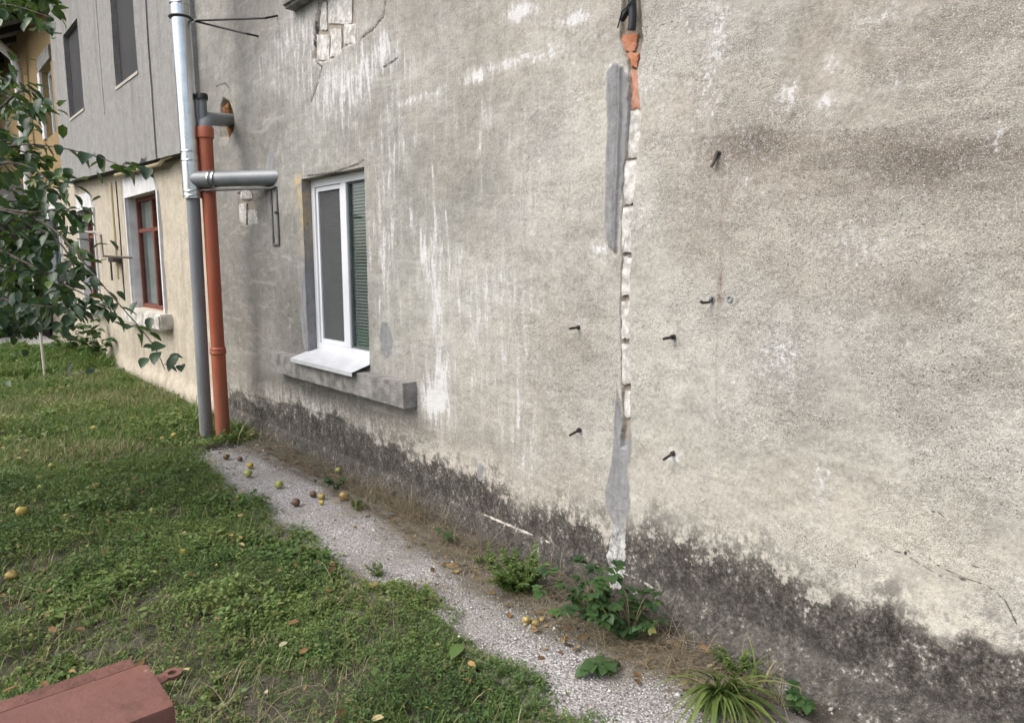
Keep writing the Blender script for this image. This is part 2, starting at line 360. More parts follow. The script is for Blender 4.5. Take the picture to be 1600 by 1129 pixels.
MORT = [W([(958, 98), (948, 112), (946, 150), (949, 200), (946, 260), (946, 310), (945, 350), (952, 385), (966, 395), (969, 340), (977, 260), (984, 180), (983, 120), (970, 100)]),
        W([(964, 600), (958, 640), (957, 690), (951, 740), (944, 765), (946, 795), (956, 815), (952, 840), (946, 870), (958, 915), (976, 918), (974, 870), (976, 820), (984, 790), (982, 740), (986, 690), (983, 650), (972, 650)]),
        W([(597, 500), (607, 503), (616, 530), (612, 552), (604, 560), (596, 552), (593, 520)]),
        W([(749, 722), (757, 724), (755, 748), (748, 752), (745, 735)]),
        W([(487, 298), (480, 340), (477, 400), (470, 440), (469, 500), (474, 545), (500, 548), (492, 400), (492, 300)]),
        W([(424, 225), (430, 240), (432, 292), (418, 292), (416, 262)])]
DAMP = [(330, 612), (375, 625), (430, 640), (520, 665), (600, 703), (680, 740), (760, 778), (840, 808), (900, 835), (945, 858), (1000, 850), (1080, 875), (1180, 897), (1270, 930), (1300, 935), (1335, 950), (1350, 962), (1390, 948), (1420, 985), (1460, 1005), (1490, 1020), (1510, 1002), (1560, 1022), (1640, 1026), (1750, 1040)]
DY, DZ = np.array([yz(*p) for p in DAMP]).T; DZ = DZ + 0.035 + 0.035 * sstep(2.2, 2.9, DY) + 0.05 * np.exp(-((DY - 1.8) / .4) ** 2) - 0.02 * sstep(1.2, .9, DY)
CRACKS = [[(500, -5), (494, 30), (490, 65), (493, 96), (503, 105), (497, 130), (486, 160)], [(604, -5), (600, 25), (585, 45), (563, 62)],
          [(1335, 885), (1345, 870), (1372, 862), (1390, 858), (1412, 862), (1425, 857), (1450, 868), (1470, 885), (1500, 898), (1545, 915), (1570, 935), (1590, 975)],
          [(1412, 862), (1440, 880), (1475, 902), (1510, 905)], [(1500, 880), (1530, 885)], [(480, 275), (520, 270), (560, 256), (568, 250)],
          [(1030, 40), (1050, 34), (1072, 38)], [(1025, 45), (1042, 36)], [(600, 105), (612, 98), (622, 90)], [(338, 135), (352, 130), (360, 140), (361, 160)], [(1440, 800), (1465, 798), (1480, 810)]]
def wall_disp(Y, Z):
    edge = np.ones(Y.shape)
    de = np.maximum(np.maximum(WY0 - Y, Y - WY1), np.maximum(WZ0 - Z, Z - WZ1)); edge = sstep(0.0, 0.05, np.clip(de, 0, 1)) * 0.85 + 0.15
    d = (fbm(Y * 1.3, Z * 1.3, 3) - 0.5) * 0.022 * edge + (fbm(Y * 9, Z * 9, 5, 4) - 0.5) * 0.009 * edge + (fbm(Y * 42, Z * 42, 8, 3) - 0.5) * 0.004
    d += (0.010 * edge) * sstep(0.02, -0.01, Z - np.interp(Y, DY[::-1], DZ[::-1]) + 0.03 * (fbm(Y * 8, Z * 3, 91) - 0.5)) * -0.6
    led = 0.125 + 0.02 * (fbm(Y * 5, Y * 0, 21) - 0.5)
    d += sstep(led + 0.01, led - 0.02, Z) * (0.006 + 0.016 * fbm(Y * 6, Z * 6, 33)) + sstep(led + .02, -0.06, Z) * (0.04 + 0.26 * sstep(2.2, 1.1, Y)) * (.8 + .4 * fbm(Y * 5, Z * 5, 35))
    # old plaster edge on the right: upper coat stands proud
    zb = np.interp(Y, *[np.array(c)[::-1] for c in np.array(W([(1130, 212), (1160, 196), (1200, 200), (1240, 208), (1330, 205), (1420, 200), (1500, 188), (1600, 178)])).T])
    d += 0.002 * sstep(-0.008, 0.008, Z - zb - 0.01 * (fbm(Y * 9, Z * 9, 44) - 0.5)) * sstep(2.0, 1.6, Y)
    mo = np.max([poly_sd(Y, Z, p) for p in MORT[:2]], 0)
    d += sstep(-0.002, 0.006, mo) * (0.0025 + 0.008 * (fbm(Y * 16, Z * 7, 61) - 0.35))
    ridge = seg_dist(Y, Z, W([(969, 105), (968, 200), (964, 300), (962, 392)])); d += 0.010 * np.exp(-(ridge / 0.006) ** 2) - 0.006 * np.exp(-((ridge - 0.014) / 0.006) ** 2)
    for p in MORT[2:]: d += sstep(-0.002, 0.004, poly_sd(Y, Z, p)) * 0.003
    ch = poly_sd(Y, Z, CHASE) + 0.018 * (fbm(Y * 26, Z * 26, 71) - 0.5)
    d = np.where(ch > -0.002, d - 0.026 * sstep(-0.002, 0.003, ch), d)
    sp = poly_sd(Y, Z, SPALL) + 0.02 * (fbm(Y * 14, Z * 14, 72) - 0.5); d -= 0.03 * sstep(-0.003, 0.008, sp)
    ho = poly_sd(Y, Z, HOLE) + 0.03 * (fbm(Y * 12, Z * 12, 73) - 0.5); d -= 0.09 * sstep(-0.006, 0.02, ho)
    ni = poly_sd(Y, Z, NICHE) + 0.03 * (fbm(Y * 12, Z * 12, 74) - 0.5); d -= 0.022 * sstep(-0.004, 0.012, ni)
    for c in CRACKS[:2]: d -= 0.010 * np.exp(-(seg_dist(Y, Z, W(c)) / 0.007) ** 2)
    return d
pxs = np.arange(1760, 338, -3.0)
ys = np.concatenate([np.arange(HY0, -0.2, 0.12), [yz(p, 500)[0] for p in pxs], np.arange(7.0, HY1, 0.05), [WY0, WY1, HY1]])
ys = np.concatenate([ys, np.arange(1.93, 2.19, 0.005), np.arange(3.9, 6.2, .0125), np.arange(6.2, HY1, .03)])
ys = ys[(ys > HY0 - 1e-6) & (ys <= HY1)]
zs = np.concatenate([np.arange(-0.16, 2.5, 0.008), np.arange(2.5, 4.2, 0.012), np.arange(4.25, 6.3, 0.1), [6.3, WZ0, WZ1]])
V, F, S = grid_sheet(ys, zs, [(WY0, WY1, WZ0, WZ1, 0.22)], D0, wall_disp)
Y, Z = V[:, 1], V[:, 2]
gx = sstep(6.0, 1.6, Y)                                     # base colour gets greyer and darker towards the pipes
tone = fbm(Y * 0.9, Z * 0.9, 11, 5); pinkn = fbm(Y * 1.1 + 5, Z * 1.1, 15, 4); yel = fbm(Y * 1.7 + 3, Z * 1.5, 19, 4)
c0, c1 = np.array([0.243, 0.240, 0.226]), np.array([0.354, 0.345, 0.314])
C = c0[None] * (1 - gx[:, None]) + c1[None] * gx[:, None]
C = C * (0.62 + 0.76 * tone)[:, None] * (0.78 + 0.44 * fbm(Y * 3.1, Z * 4.2, 12))[:, None] * (0.86 + 0.28 * fbm(Y * 8 + 2 * Z, Z * 12, 13))[:, None]
pk = sstep(0.46, 0.62, pinkn)[:, None] * gx[:, None]; C = C * (1 - pk * 0.5) + np.array([0.32, 0.282, 0.242]) * pk * 0.5
wm_ = blobs(Y, Z, [(760, 800, 200, 70, 0.6), (1060, 760, 130, 90, 0.5), (1320, 800, 300, 90, 0.6), (690, 720, 90, 60, 0.3), (330, 560, 60, 80, 0.5)])[:, None]
C = C * (1 - wm_ * 0.6) + np.array([0.43, 0.385, 0.315]) * wm_ * 0.6
lite = blobs(Y, Z, [(1450, 960, 160, 95, 1.0), (1200, 870, 70, 45, 0.8), (1330, 940, 14, 60, 0.8), (900, 800, 90, 45, 0.5), (720, 735, 90, 40, 0.5), (1470, 880, 140, 50, 0.7)])[:, None]
C = C * (1 - lite * 0.6) + np.array([0.54, 0.51, 0.44]) * lite * 0.6
drk = blobs(Y, Z, [(1160, 228, 70, 34, 0.95), (1480, 255, 190, 50, 0.9), (1500, 60, 160, 60, .4), (1250, 60, 120, 50, .3), (1100, 300, 60, 70, 0.35), (350, 400, 60, 250, 0.5), (430, 450, 60, 140, 0.35), (520, 625, 140, 22, 0.9), (380, 20, 60, 120, 0.45),
    (640, 20, 90, 60, 0.35), (930, 300, 60, 60, 0.3), (1420, 620, 90, 60, 0.35), (1250, 640, 90, 80, 0.3), (1440, 470, 70, 40, 0.5), (1540, 590, 90, 40, 0.5), (640, 800, 80, 20, 0.4), (410, 235, 30, 80, 0.4), (560, 200, 60, 40, 0.2), (880, 770, 60, 40, 0.3)])[:, None]
zedge = np.interp(Y, *[np.array(c)[::-1] for c in np.array(W([(1085, 240), (1130, 212), (1160, 196), (1200, 200), (1240, 214), (1330, 209), (1420, 204), (1500, 190), (1600, 180)])).T])
below = sstep(.006, -.006, Z - zedge - .02 * (fbm(Y * 10, Z * 10, 141) - .5)) * sstep(-.36, -.03, Z - zedge) * sstep(1.72, 1.6, Y) * (.55 + .6 * fbm(Y * 3, Z * 3, 143))
C = C * (1 - below[:, None] * np.array([.22, .25, .28]))
C = C * (1 - drk * np.array([0.50, 0.535, 0.555]))
white = blobs(Y, Z, [(680, 440, 14, 110, 0.8), (662, 390, 9, 70, 0.85), (690, 580, 12, 80, 0.95), (684, 625, 24, 40, 1.05), (450, 70, 60, 70, 0.45), (545, 130, 60, 55, 0.72), (500, 60, 40, 50, 0.6), (580, 100, 60, 40, 0.7),
    (740, 120, 26, 14, 0.9), (790, 100, 30, 12, 0.9), (640, 158, 40, 8, 0.7), (850, 85, 30, 12, 0.8), (900, 28, 26, 12, 1.0), (820, 88, 8, 5, 1.3), (810, 20, 24, 14, 0.8), (858, 80, 20, 14, 0.7), (760, 180, 30, 40, 0.4), (745, 220, 18, 40, 0.4),
    (1230, 150, 22, 20, 0.7), (1290, 160, 26, 16, 0.8), (1300, 95, 12, 20, 0.6), (1120, 60, 20, 90, 0.55), (1110, 130, 20, 60, 0.5), (1000, 330, 24, 60, 0.35), (1330, 380, 60, 50, 0.4), (1220, 560, 40, 50, 0.55), (1280, 760, 20, 50, 0.45),
    (800, 560, 60, 80, 0.42), (810, 640, 30, 60, 0.5), (745, 540, 20, 80, 0.4), (830, 700, 40, 60, 0.42), (610, 220, 30, 60, 0.45), (600, 380, 16, 160, 0.45), (390, 330, 12, 12, 0.8), (760, 470, 40, 60, 0.3), (470, 630, 80, 14, 0.5), (700, 480, 30, 60, 0.3), (910, 505, 8, 8, 0.6), (905, 678, 8, 8, 0.7), (1050, 712, 10, 8, 0.9), (1050, 527, 8, 8, 0.6), (940, 390, 14, 14, 0.8), (1040, 200, 20, 60, 0.3), (1560, 220, 24, 20, 0.5), (1500, 260, 18, 14, 0.4), (1400, 130, 24, 16, 0.35), (1370, 30, 40, 20, 0.4)])
white = np.clip(white * .95 + (0.30 - .25 * sstep(4.0, 5.2, Y)) * sstep(.5, .78, fbm(Y * 1.9 + 40, Z * 2.1, 121, 4)) - .25 * sstep(5.2, 6.4, Y), -.3, 1.15); stk = sstep(1.9, 3.2, Y)
damp = np.interp(Y, DY[::-1], DZ[::-1]) - Z
rag = 0.35 + 0.65 * sstep(0.75, 1.35, Y)
mort = np.max([poly_sd(Y, Z, p) for p in MORT], 0)
lime = sstep(0.5, 0.2, Z) * sstep(-0.02, 0.01, poly_sd(Y, Z, MORT[1]))
isrev = np.arange(len(V)) >= len(np.unique(np.round(ys, 5))) * len(np.unique(np.round(zs, 5)))
mort = np.where(isrev & (abs(Y - WY1) < 0.01), 0.02, mort)
raw = np.max([poly_sd(Y, Z, CHASE), poly_sd(Y, Z, SPALL), poly_sd(Y, Z, HOLE), poly_sd(Y, Z, NICHE)], 0) + 0.012 * (fbm(Y * 20, Z * 20, 77) - 0.5)
raw = np.where((Z < yz(975, 690)[1]) & (Y < 2.5), -0.05, raw)
ochre = blobs(Y, Z, [(469, 300, 7, 22, 0.9), (474, 350, 5, 40, 0.6), (466, 282, 6, 8, 1.0), (355, 170, 8, 14, 0.6)]) * (Y > 5.0)
ochre = np.where(isrev & (Z > WZ1 - 0.01), 0.35, ochre)
rl = W([(1131, 270), (1128, 350), (1126, 430), (1124, 470), (1120, 540), (1118, 640)])
rust = np.exp(-(seg_dist(Y, Z, rl) / 0.0055) ** 2) * (0.10 + 0.85 * fbm(Y * 9, Z * 16, 81) ** 1.5) + blobs(Y, Z, [(1125, 440, 4, 12, 1.0), (1125, 465, 5, 9, 1.0), (1153, 245, 6, 7, 0.7), (880, 679, 3, 4, 0.9), (1140, 300, 3, 20, 0.2)])
led_line = np.exp(-((Z - 0.127 - 0.02 * (fbm(Y * 5, Y * 0, 21) - 0.5)) / 0.0045) ** 2) * np.clip(blobs(Y, Z, [(800, 830, 60, 60, 0.8), (1020, 925, 50, 60, 0.8), (1130, 980, 20, 30, 0.7)]) * (1.6 * fbm(Y * 30, Z * 30, 23) - .1), 0, 1)
C = C * (1 - led_line[:, None]) + np.array([0.6, 0.57, 0.5]) * led_line[:, None]
damp = damp - 0.8 * led_line
crack = np.min([seg_dist(Y, Z, W(c)) for c in CRACKS], 0); crack = np.where(Y < 3, crack * 1.6 + .0004, crack * .55)
pitm = 0.88 * (0.25 + 0.75 * sstep(4.5, 1.9, Y)) * np.clip(0.25 + 1.5 * sstep(.42, .64, fbm(Y * 2.6, Z * 2.6, 88)), 0, 1.15)
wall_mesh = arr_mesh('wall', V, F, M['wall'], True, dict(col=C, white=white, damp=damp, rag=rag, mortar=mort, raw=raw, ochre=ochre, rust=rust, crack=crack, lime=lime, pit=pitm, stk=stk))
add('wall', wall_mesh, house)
MB().box((D0 + 0.02, HY0, -0.2), (11.0, HY0 + 0.3, 6.28)).build('end_wall', M['plain_plaster'], house)
MB().box((D0 + 0.24, HY1 - 0.31, -0.2), (11.0, HY1 - 0.01, 6.28)).build('end_wall', M['plain_plaster'], house)
MB().box((10.7, HY0 + 0.31, -0.2), (11.0, HY1 - 0.32, 6.27)).build('back_wall', M['plain_plaster'], house)
MB().prism([(D0 - 0.5, HY0 - 0.3, 6.30), (D0 - 0.5, HY0 - 0.3, 6.42), (6.75, HY0 - 0.3, 8.9), (11.5, HY0 - 0.3, 6.42), (11.5, HY0 - 0.3, 6.30)], (0, HY1 - HY0 + 0.3, 0)).build('roof', simple('grey_roof_sheet', (0.16, 0.16, 0.16), (0.22, 0.21, 0.2), 3, 0.8), house)
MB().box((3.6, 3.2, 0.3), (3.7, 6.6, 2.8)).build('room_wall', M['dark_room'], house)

# white and red bricks laid bare in the chase
def brick_between(px0, px1, py0, py1, mat, depth=0.028, out=0.012, name='brick', ch=True):
    if ch:
        cxs = np.interp([py0, py1], [c[1] for c in CH], [c[0] for c in CH]); ws = np.interp([py0, py1], [c[1] for c in CH], CHW)
        quad = [(cxs[0] - ws[0] * .5 + px0 - 2, py0), (cxs[0] + ws[0] * .5 + px1 + 2, py0), (cxs[1] + ws[1] * .5 + px1 + 2, py1), (cxs[1] - ws[1] * .5 + px0 - 2, py1)]
    else: quad = [(px0, py0), (px1, py0), (px1, py1), (px0, py1)]
    P = W(quad); n = 5; Q = []
    for i in range(4):
        a, b = np.array(P[i]), np.array(P[(i + 1) % 4])
        for k in range(n): q = a + (b - a) * k / n; Q.append(q + RNG.normal(0, 0.0032, 2))
    c = np.mean(Q, 0); x0 = D0 - float(wall_disp(np.array([c[0] + .09]), np.array([c[1]]))[0]) + out if ch else D0 + out
    V_ = [(x0 + 0.05, q[0], q[1]) for q in Q] + [(x0 + abs(RNG.normal(0, .0012)), *(q)) for q in Q] + [(x0 - 0.002 + RNG.normal(0, .0012), *(c + (q - c) * 0.78)) for q in Q] + [(x0 - 0.004, c[0], c[1])]
    m_ = len(Q); F_ = []
    for a in range(2):
        for i in range(m_): F_.append((a*m_+i, a*m_+(i+1) % m_, (a+1)*m_+(i+1) % m_, (a+1)*m_+i))
    for i in range(m_): F_.append((2*m_+i, 2*m_+(i+1) % m_, 3*m_))
    b = MB(); b.raw(V_, F_); return b.build(name, mat, house)
for (a, b_, dx0, dx1) in [(172, 246, -1, 0), (250, 319, -4, 1), (323, 394, 0, 1), (401, 461, 1, 0), (471, 529, 0, 0), (538, 600, 0, 0), (611, 652, 1, 0)]:
    brick_between(dx0, dx1, a, b_, M['white_brick'])
brick_between(-3, -14, 52, 79, M['red_brick'], out=0.014); brick_between(22, 1, 46, 72, M['pink_brick'], out=0.012); brick_between(6, -6, 82, 106, M['red_brick'], out=0.012)
brick_between(2, 0, 108, 168, M['pink_brick'], out=0.016)
for q in [(509, 546, -12, 37), (492, 511, 54, 93), (513, 530, 44, 88), (534, 552, 37, 68), (497, 507, 2, 46)]:
    brick_between(q[0], q[1], q[2], q[3], M['white_brick'], out=0.016, ch=False)
for q in [(374, 392, 297, 311), (372, 383, 318, 349), (386, 402, 328, 350)]:
    brick_between(q[0], q[1], q[2], q[3], M['white_brick'], out=0.008, ch=False)
# ------------------------------------------------------------------ white window of the house
XF = D0 + 0.075                          # face of the frame
win = empty('window', (XF, (WY0 + WY1) / 2, WZ0), None, None); del_ = win
win.parent = house; win.matrix_parent_inverse = WM[house.name].inverted()
def fbox(y0, y1, z0, z1, x0=XF, x1=XF + 0.07, name='frame', mat=None, parent=win, bev=0.006):
    return MB().box((x0, y0, z0), (x1, y1, z1)).build(name, mat or M['pvc'], parent, bevel=bev)
fy0, fy1, fz0, fz1 = WY0 + 0.004, WY1 - 0.004, WZ0 + 0.035, WZ1 - 0.004
T = 0.058
ymul = yz(539, 400, XF)[0]
b = MB()
b.prism([(XF, fy0, fz0), (XF, fy1, fz0), (XF, fy1 - T, fz0 + T), (XF, fy0 + T, fz0 + T)], (0.07, 0, 0)); b.prism([(XF, fy0, fz1), (XF, fy1, fz1), (XF, fy1 - T, fz1 - T), (XF, fy0 + T, fz1 - T)], (0.07, 0, 0))
b.prism([(XF, fy0, fz0), (XF, fy0 + T, fz0 + T), (XF, fy0 + T, fz1 - T), (XF, fy0, fz1)], (0.07, 0, 0)); b.prism([(XF, fy1, fz0), (XF, fy1 - T, fz0 + T), (XF, fy1 - T, fz1 - T), (XF, fy1, fz1)], (0.07, 0, 0))
b.build('frame', M['pvc'], win)
fbox(ymul - 0.038, ymul + 0.038, fz0 + T, fz1 - T, XF + 0.001, XF + 0.069, name='mullion')
# left sash with its insect screen
sy0, sy1, sz0, sz1 = ymul + 0.040, fy1 - T - 0.002, fz0 + T + 0.002, fz1 - T - 0.002; s_ = 0.034
b = MB()
for a in [(sy0, sy1, sz0, sz0 + s_), (sy0, sy1, sz1 - s_, sz1), (sy0, sy0 + s_, sz0 + s_, sz1 - s_), (sy1 - s_, sy1, sz0 + s_, sz1 - s_)]: b.box((XF + 0.012, a[0], a[2]), (XF + 0.055, a[1], a[3]))
b.build('sash', M['pvc'], win)
MB().box((XF + 0.024, sy0 + s_, sz0 + s_), (XF + 0.025, sy1 - s_, sz1 - s_)).build('insect_screen', M['screen'], win)
MB().box((XF + 0.036, sy0 + s_, sz0 + s_), (XF + 0.042, sy1 - s_, sz1 - s_)).build('pane', M['glass'], win)
ry0, ry1 = fy0 + T, ymul - 0.038
b = MB()
for a in [(ry0, ry1, fz0 + T, fz0 + T + 0.012), (ry0, ry1, fz1 - T - 0.012, fz1 - T), (ry0, ry0 + 0.012, fz0 + T + 0.012, fz1 - T - 0.012), (ry1 - 0.012, ry1, fz0 + T + 0.012, fz1 - T - 0.012)]: b.box((XF + 0.016, a[0], a[2]), (XF + 0.030, a[1], a[3]))
b.build('glazing_bead', simple('grey_gasket', (0.10, 0.12, 0.12), (0.13, 0.14, 0.14)), win)
MB().box((XF + 0.032, ry0, fz0 + T), (XF + 0.038, ry1, fz1 - T)).build('pane', M['glass'], win)
# venetian blind, one object per slat
for (a, c) in ((ry0 + 0.004, ry1 - 0.002), (sy0 + s_ + 0.004, sy1 - s_ - 0.004)):
    sm = MB(); L = (c - a)
    sm.raw([(-0.008, 0, -0.0085), (0.008, 0, 0.0085), (-0.001, 0, 0.0015), (-0.008, L, -0.0085), (0.008, L, 0.0085), (-0.001, L, 0.0015)], [(0, 2, 5, 3), (2, 1, 4, 5)])
    me = sm.mesh('slat', M['slat'])
    z = fz0 + T + 0.02
    while z < fz1 - T - 0.03:
        add('slat', me, win, (XF + 0.052, a, z), (0, R(random.uniform(-3, 3)), 0)); z += 0.0235
    for yy in (a + 0.05, c - 0.05): MB().tube([(XF + 0.0435, yy, fz0 + T + 0.01), (XF + 0.0435, yy, fz1 - T - 0.02)], 0.0008, 4).build('blind_cord', M['tray'], win)
# sheet metal tray below it
p = onw(497, 545, XF); a_l, a_r = yz(445, 562, D0 - 0.10), yz(548, 594, D0 - 0.10)
ty0, ty1 = WY0 - 0.005, WY1 + 0.02
tr = MB(); zt = fz0 + 0.006; xo = D0 - 0.145
tr.prism([(XF - 0.001, WY0 + 0.004, zt), (D0 - 0.006, WY0 + 0.004, zt - 0.020), (D0 - 0.006, ty0, zt - 0.020), (xo, ty0, zt - 0.062), (xo, ty1, zt - 0.062), (D0 - 0.006, ty1, zt - 0.020), (D0 - 0.006, WY1 - 0.004, zt - 0.020), (XF - 0.001, WY1 - 0.004, zt)], (0, 0, -0.0025))
tr.box((xo - 0.002, ty0, zt - 0.092), (xo + 0.0005, ty1, zt - 0.0625))
tr.build('sill_tray', M['tray'], win)
# old cast concrete sill under it
def rough_slab(name, a, b_, mat, parent, step=0.03, amp=0.006, seed=1, round_=0.02):
    (x0, y0, z0), (x1, y1, z1) = a, b_
    bm = bmesh.new(); bmesh.ops.create_cube(bm, size=1.0)
    for v in bm.verts: v.co = ((x0 + x1) / 2 + v.co.x * (x1 - x0), (y0 + y1) / 2 + v.co.y * (y1 - y0), (z0 + z1) / 2 + v.co.z * (z1 - z0))
    bmesh.ops.bevel(bm, geom=list(bm.edges), offset=round_, segments=2, affect='EDGES')
    L = max(x1 - x0, y1 - y0, z1 - z0)
    for it in range(7):
        es = [e for e in bm.edges if e.calc_length() > step * 1.6]
        if not es: break
        bmesh.ops.subdivide_edges(bm, edges=es, cuts=1, use_grid_fill=True)
    bmesh.ops.triangulate(bm, faces=[f for f in bm.faces if len(f.verts) > 4])
    from mathutils import noise as mn
    for v in bm.verts:
        n = mn.noise_vector(v.co * 7 + Vector((seed * 3.1, 0, 0))) * amp + mn.noise_vector(v.co * 26) * amp * 0.5; v.co += n
    for f in bm.faces: f.smooth = True
    m = bpy.data.meshes.new(name); bm.to_mesh(m); bm.free(); m.materials.append(mat); m.set_sharp_from_angle(angle=R(28)); return add(name, m, parent)
xs = D0 - 0.105
sa, sb = yz(650, 640, xs), yz(425, 576, xs)
sa = yz(651, 600)
rough_slab('window_ledge', (xs, sa[0], 0.668), (D0 + 0.05, sb[0] + 0.03, 0.834), M['concrete'], house, 0.02, 0.0045, 3, 0.004)
ua, ub = yz(492, 5, D0 - 0.10), yz(440, 12, D0 - 0.10)
rough_slab('window_ledge', (D0 - 0.10, ua[0] - 0.9, ub[1] - 0.01), (D0 + 0.05, ub[0], ub[1] + 0.16), M['concrete'], house, 0.04, 0.006, 5, 0.02)
# rusty foam in the hole round the drain
def lump(name, c, r, mat, parent, seed=0, amp=0.35, sub=3):
    bm = bmesh.new(); bmesh.ops.create_icosphere(bm, subdivisions=sub, radius=1.0); from mathutils import noise as mn
    for v in bm.verts:
        k = 1 + amp * mn.noise(v.co * 1.7 + Vector((seed * 5.3, 1, 2))) + amp * 0.5 * mn.noise(v.co * 4.5 + Vector((seed, 0, 0)))
        v.co = Vector((v.co.x * r[0], v.co.y * r[1], v.co.z * r[2])) * k
    for f in bm.faces: f.smooth = True
    m = bpy.data.meshes.new(name); bm.to_mesh(m); bm.free(); m.materials.append(mat); return add(name, m, parent, c)
h = yz(356, 188); lump('foam', (D0 + 0.03, h[0] + 0.04, h[1] + 0.06), (0.05, 0.05, 0.10), M['foam'], house, 2); lump('foam', (D0 + 0.03, h[0] - 0.04, h[1] - 0.08), (0.05, 0.035, 0.08), M['foam'], house, 4)

# ------------------------------------------------------------------ metal and plastic on the wall
def metal(name, c, rough, metal_=1.0, bump=0.2, c2=None, bs=30, st=(1, 1, 1)):
    t = NT(name); v = t.mapv(st); n = t.noise(8, 4, 0.6, v)
    return t.done(t.bsdf(t.mix(t.mr(n, .35, .65), c, c2 or tuple(x * 0.75 for x in c)), t.mr(n, 0.3, 0.7, rough * 0.8, min(1, rough * 1.25)), metal_, t.bump(t.noise(bs, 3), 0.01, bump) if bump else None))
M['galv'] = metal('galvanised_steel', (0.70, 0.73, 0.75), 0.20, 1.0, 0.05, (0.60, 0.63, 0.66), 6)
M['greypipe'] = simple('grey_plastic', (0.20, 0.215, 0.235), (0.235, 0.25, 0.27), 4, 0.42)
M['dkgreypipe'] = simple('dark_grey_plastic', (0.13, 0.15, 0.165), (0.16, 0.18, 0.195), 6, 0.45)
M['dullsteel'] = simple('dull_grey_flue', (0.17, 0.185, 0.20), (0.22, 0.235, 0.25), 6, 0.45, 0.2)
def pipe_mat(name, a, b_, dirt=(.16, .13, .10)):
    t = NT(name); n = t.noise(5, 5, .65, t.mapv((1, 1, .25))); f = t.noise(60, 4, .7); sx_ = t.n('ShaderNodeSeparateXYZ'); t.put(sx_.inputs[0], t.obj())
    c = t.mix(t.mr(n, .35, .65), a, b_); c = t.mix(t.mt('MULTIPLY', t.mr(sx_.outputs[2], 0.0, 0.75, 1, 0), t.mr(f, .42, .62, 0, .8)), c, dirt); c = t.mix(t.mr(t.noise(22, 4, .7, t.mapv((1, 1, .2))), .56, .68, 0, .35), c, dirt)
    return t.done(t.bsdf(c, t.mr(n, .3, .7, .38, .6), 0, t.bump(f, .002, .2), .4))
M['orange'] = pipe_mat('orange_brown_plastic', (0.33, 0.085, 0.044), (0.39, 0.115, 0.062)); M['greypipe'] = pipe_mat('grey_plastic_pipe', (0.19, 0.205, 0.225), (0.245, 0.26, 0.28))
M['black'] = simple('black_paint', (0.012, 0.012, 0.013), (0.022, 0.02, 0.02), 20, 0.5)
M['iron'] = metal('dark_iron', (0.045, 0.042, 0.042), 0.55, 0.6, 0.3, (0.09, 0.075, 0.065), 90)
M['bracket'] = metal('grey_painted_steel', (0.15, 0.15, 0.155), 0.55, 0.4, 0.2)
M['black_rubber'] = simple('black_corrugated_plastic', (0.012, 0.013, 0.016), (0.02, 0.021, 0.026), 10, 0.4)
FYW = yz(428, 277)[0]; FZ = yz(428, 277)[1]; FY = 6.55
def x_at(px, py, y): q = ray(px, py); return CAM[0] + q[0] * (y / q[1])
sx = x_at(301, 300, FY)
flue = empty('flue_pipe', (sx, FY, 0.0), 'shiny galvanised flue pipe standing on a grey pipe, left of the orange drain', 'flue')
zj = float(CAM[2] + ray(300, 310)[2] * (FY / ray(300, 310)[1]))
rs = 0.078
b = MB(); b.tube([(sx + 0.0, FY, zj), (sx, FY, FZ + 0.20)], rs, 32).build('flue_tee', M['galv'], flue, smooth=True)
MB().tube([(sx, FY, FZ + 0.18), (sx - 0.03, FY + 0.015, 6.9)], rs - 0.003, 32).build('flue_shaft', M['galv'], flue, smooth=True)
for z in (zj + 0.02, zj + 0.06, FZ + 0.16, FZ + 0.235, 3.74, 3.82): MB().tube([(sx - 0.03 * max(0, z - FZ) / 4.5, FY, z - 0.008), (sx - 0.03 * max(0, z - FZ) / 4.5, FY, z), (sx - 0.03 * max(0, z - FZ) / 4.5, FY, z + 0.008)], [rs + 0.0005, rs + 0.004, rs + 0.0005], 32, False).build('rib', M['galv'], flue, smooth=True)
MB().tube([(sx + 0.02, FY + 0.10, -0.08), (sx, FY, zj + 0.02)], 0.056, 28).build('lower_pipe', M['greypipe'], flue, smooth=True)
UF = (Vector((D0, FYW, FZ)) - Vector((sx, FY, FZ))).normalized(); FC = Vector((sx, FY, FZ))
MB().tube([FC + UF * .0, (D0 + 0.05, FYW - .05, FZ)], 0.066, 28).build('horizontal_flue', M['dullsteel'], flue, smooth=True)
MB().tube([FC + UF * .0, FC + UF * .20], 0.071, 28).build('collar', M['dullsteel'], flue, smooth=True)
for dx in (0.195, 0.24): MB().tube([FC + UF * dx, FC + UF * (dx + .012)], 0.0745, 28).build('clamp_ring', M['galv'], flue, smooth=True)
MB().tube([(sx - 0.02, FY, 6.9), (sx - 0.03, FY + .015, 6.95), (sx - 0.03, FY + .015, 7.2)], [0.08, 0.13, 0.02], 24).build('rain_cap', M['galv'], flue, smooth=True)
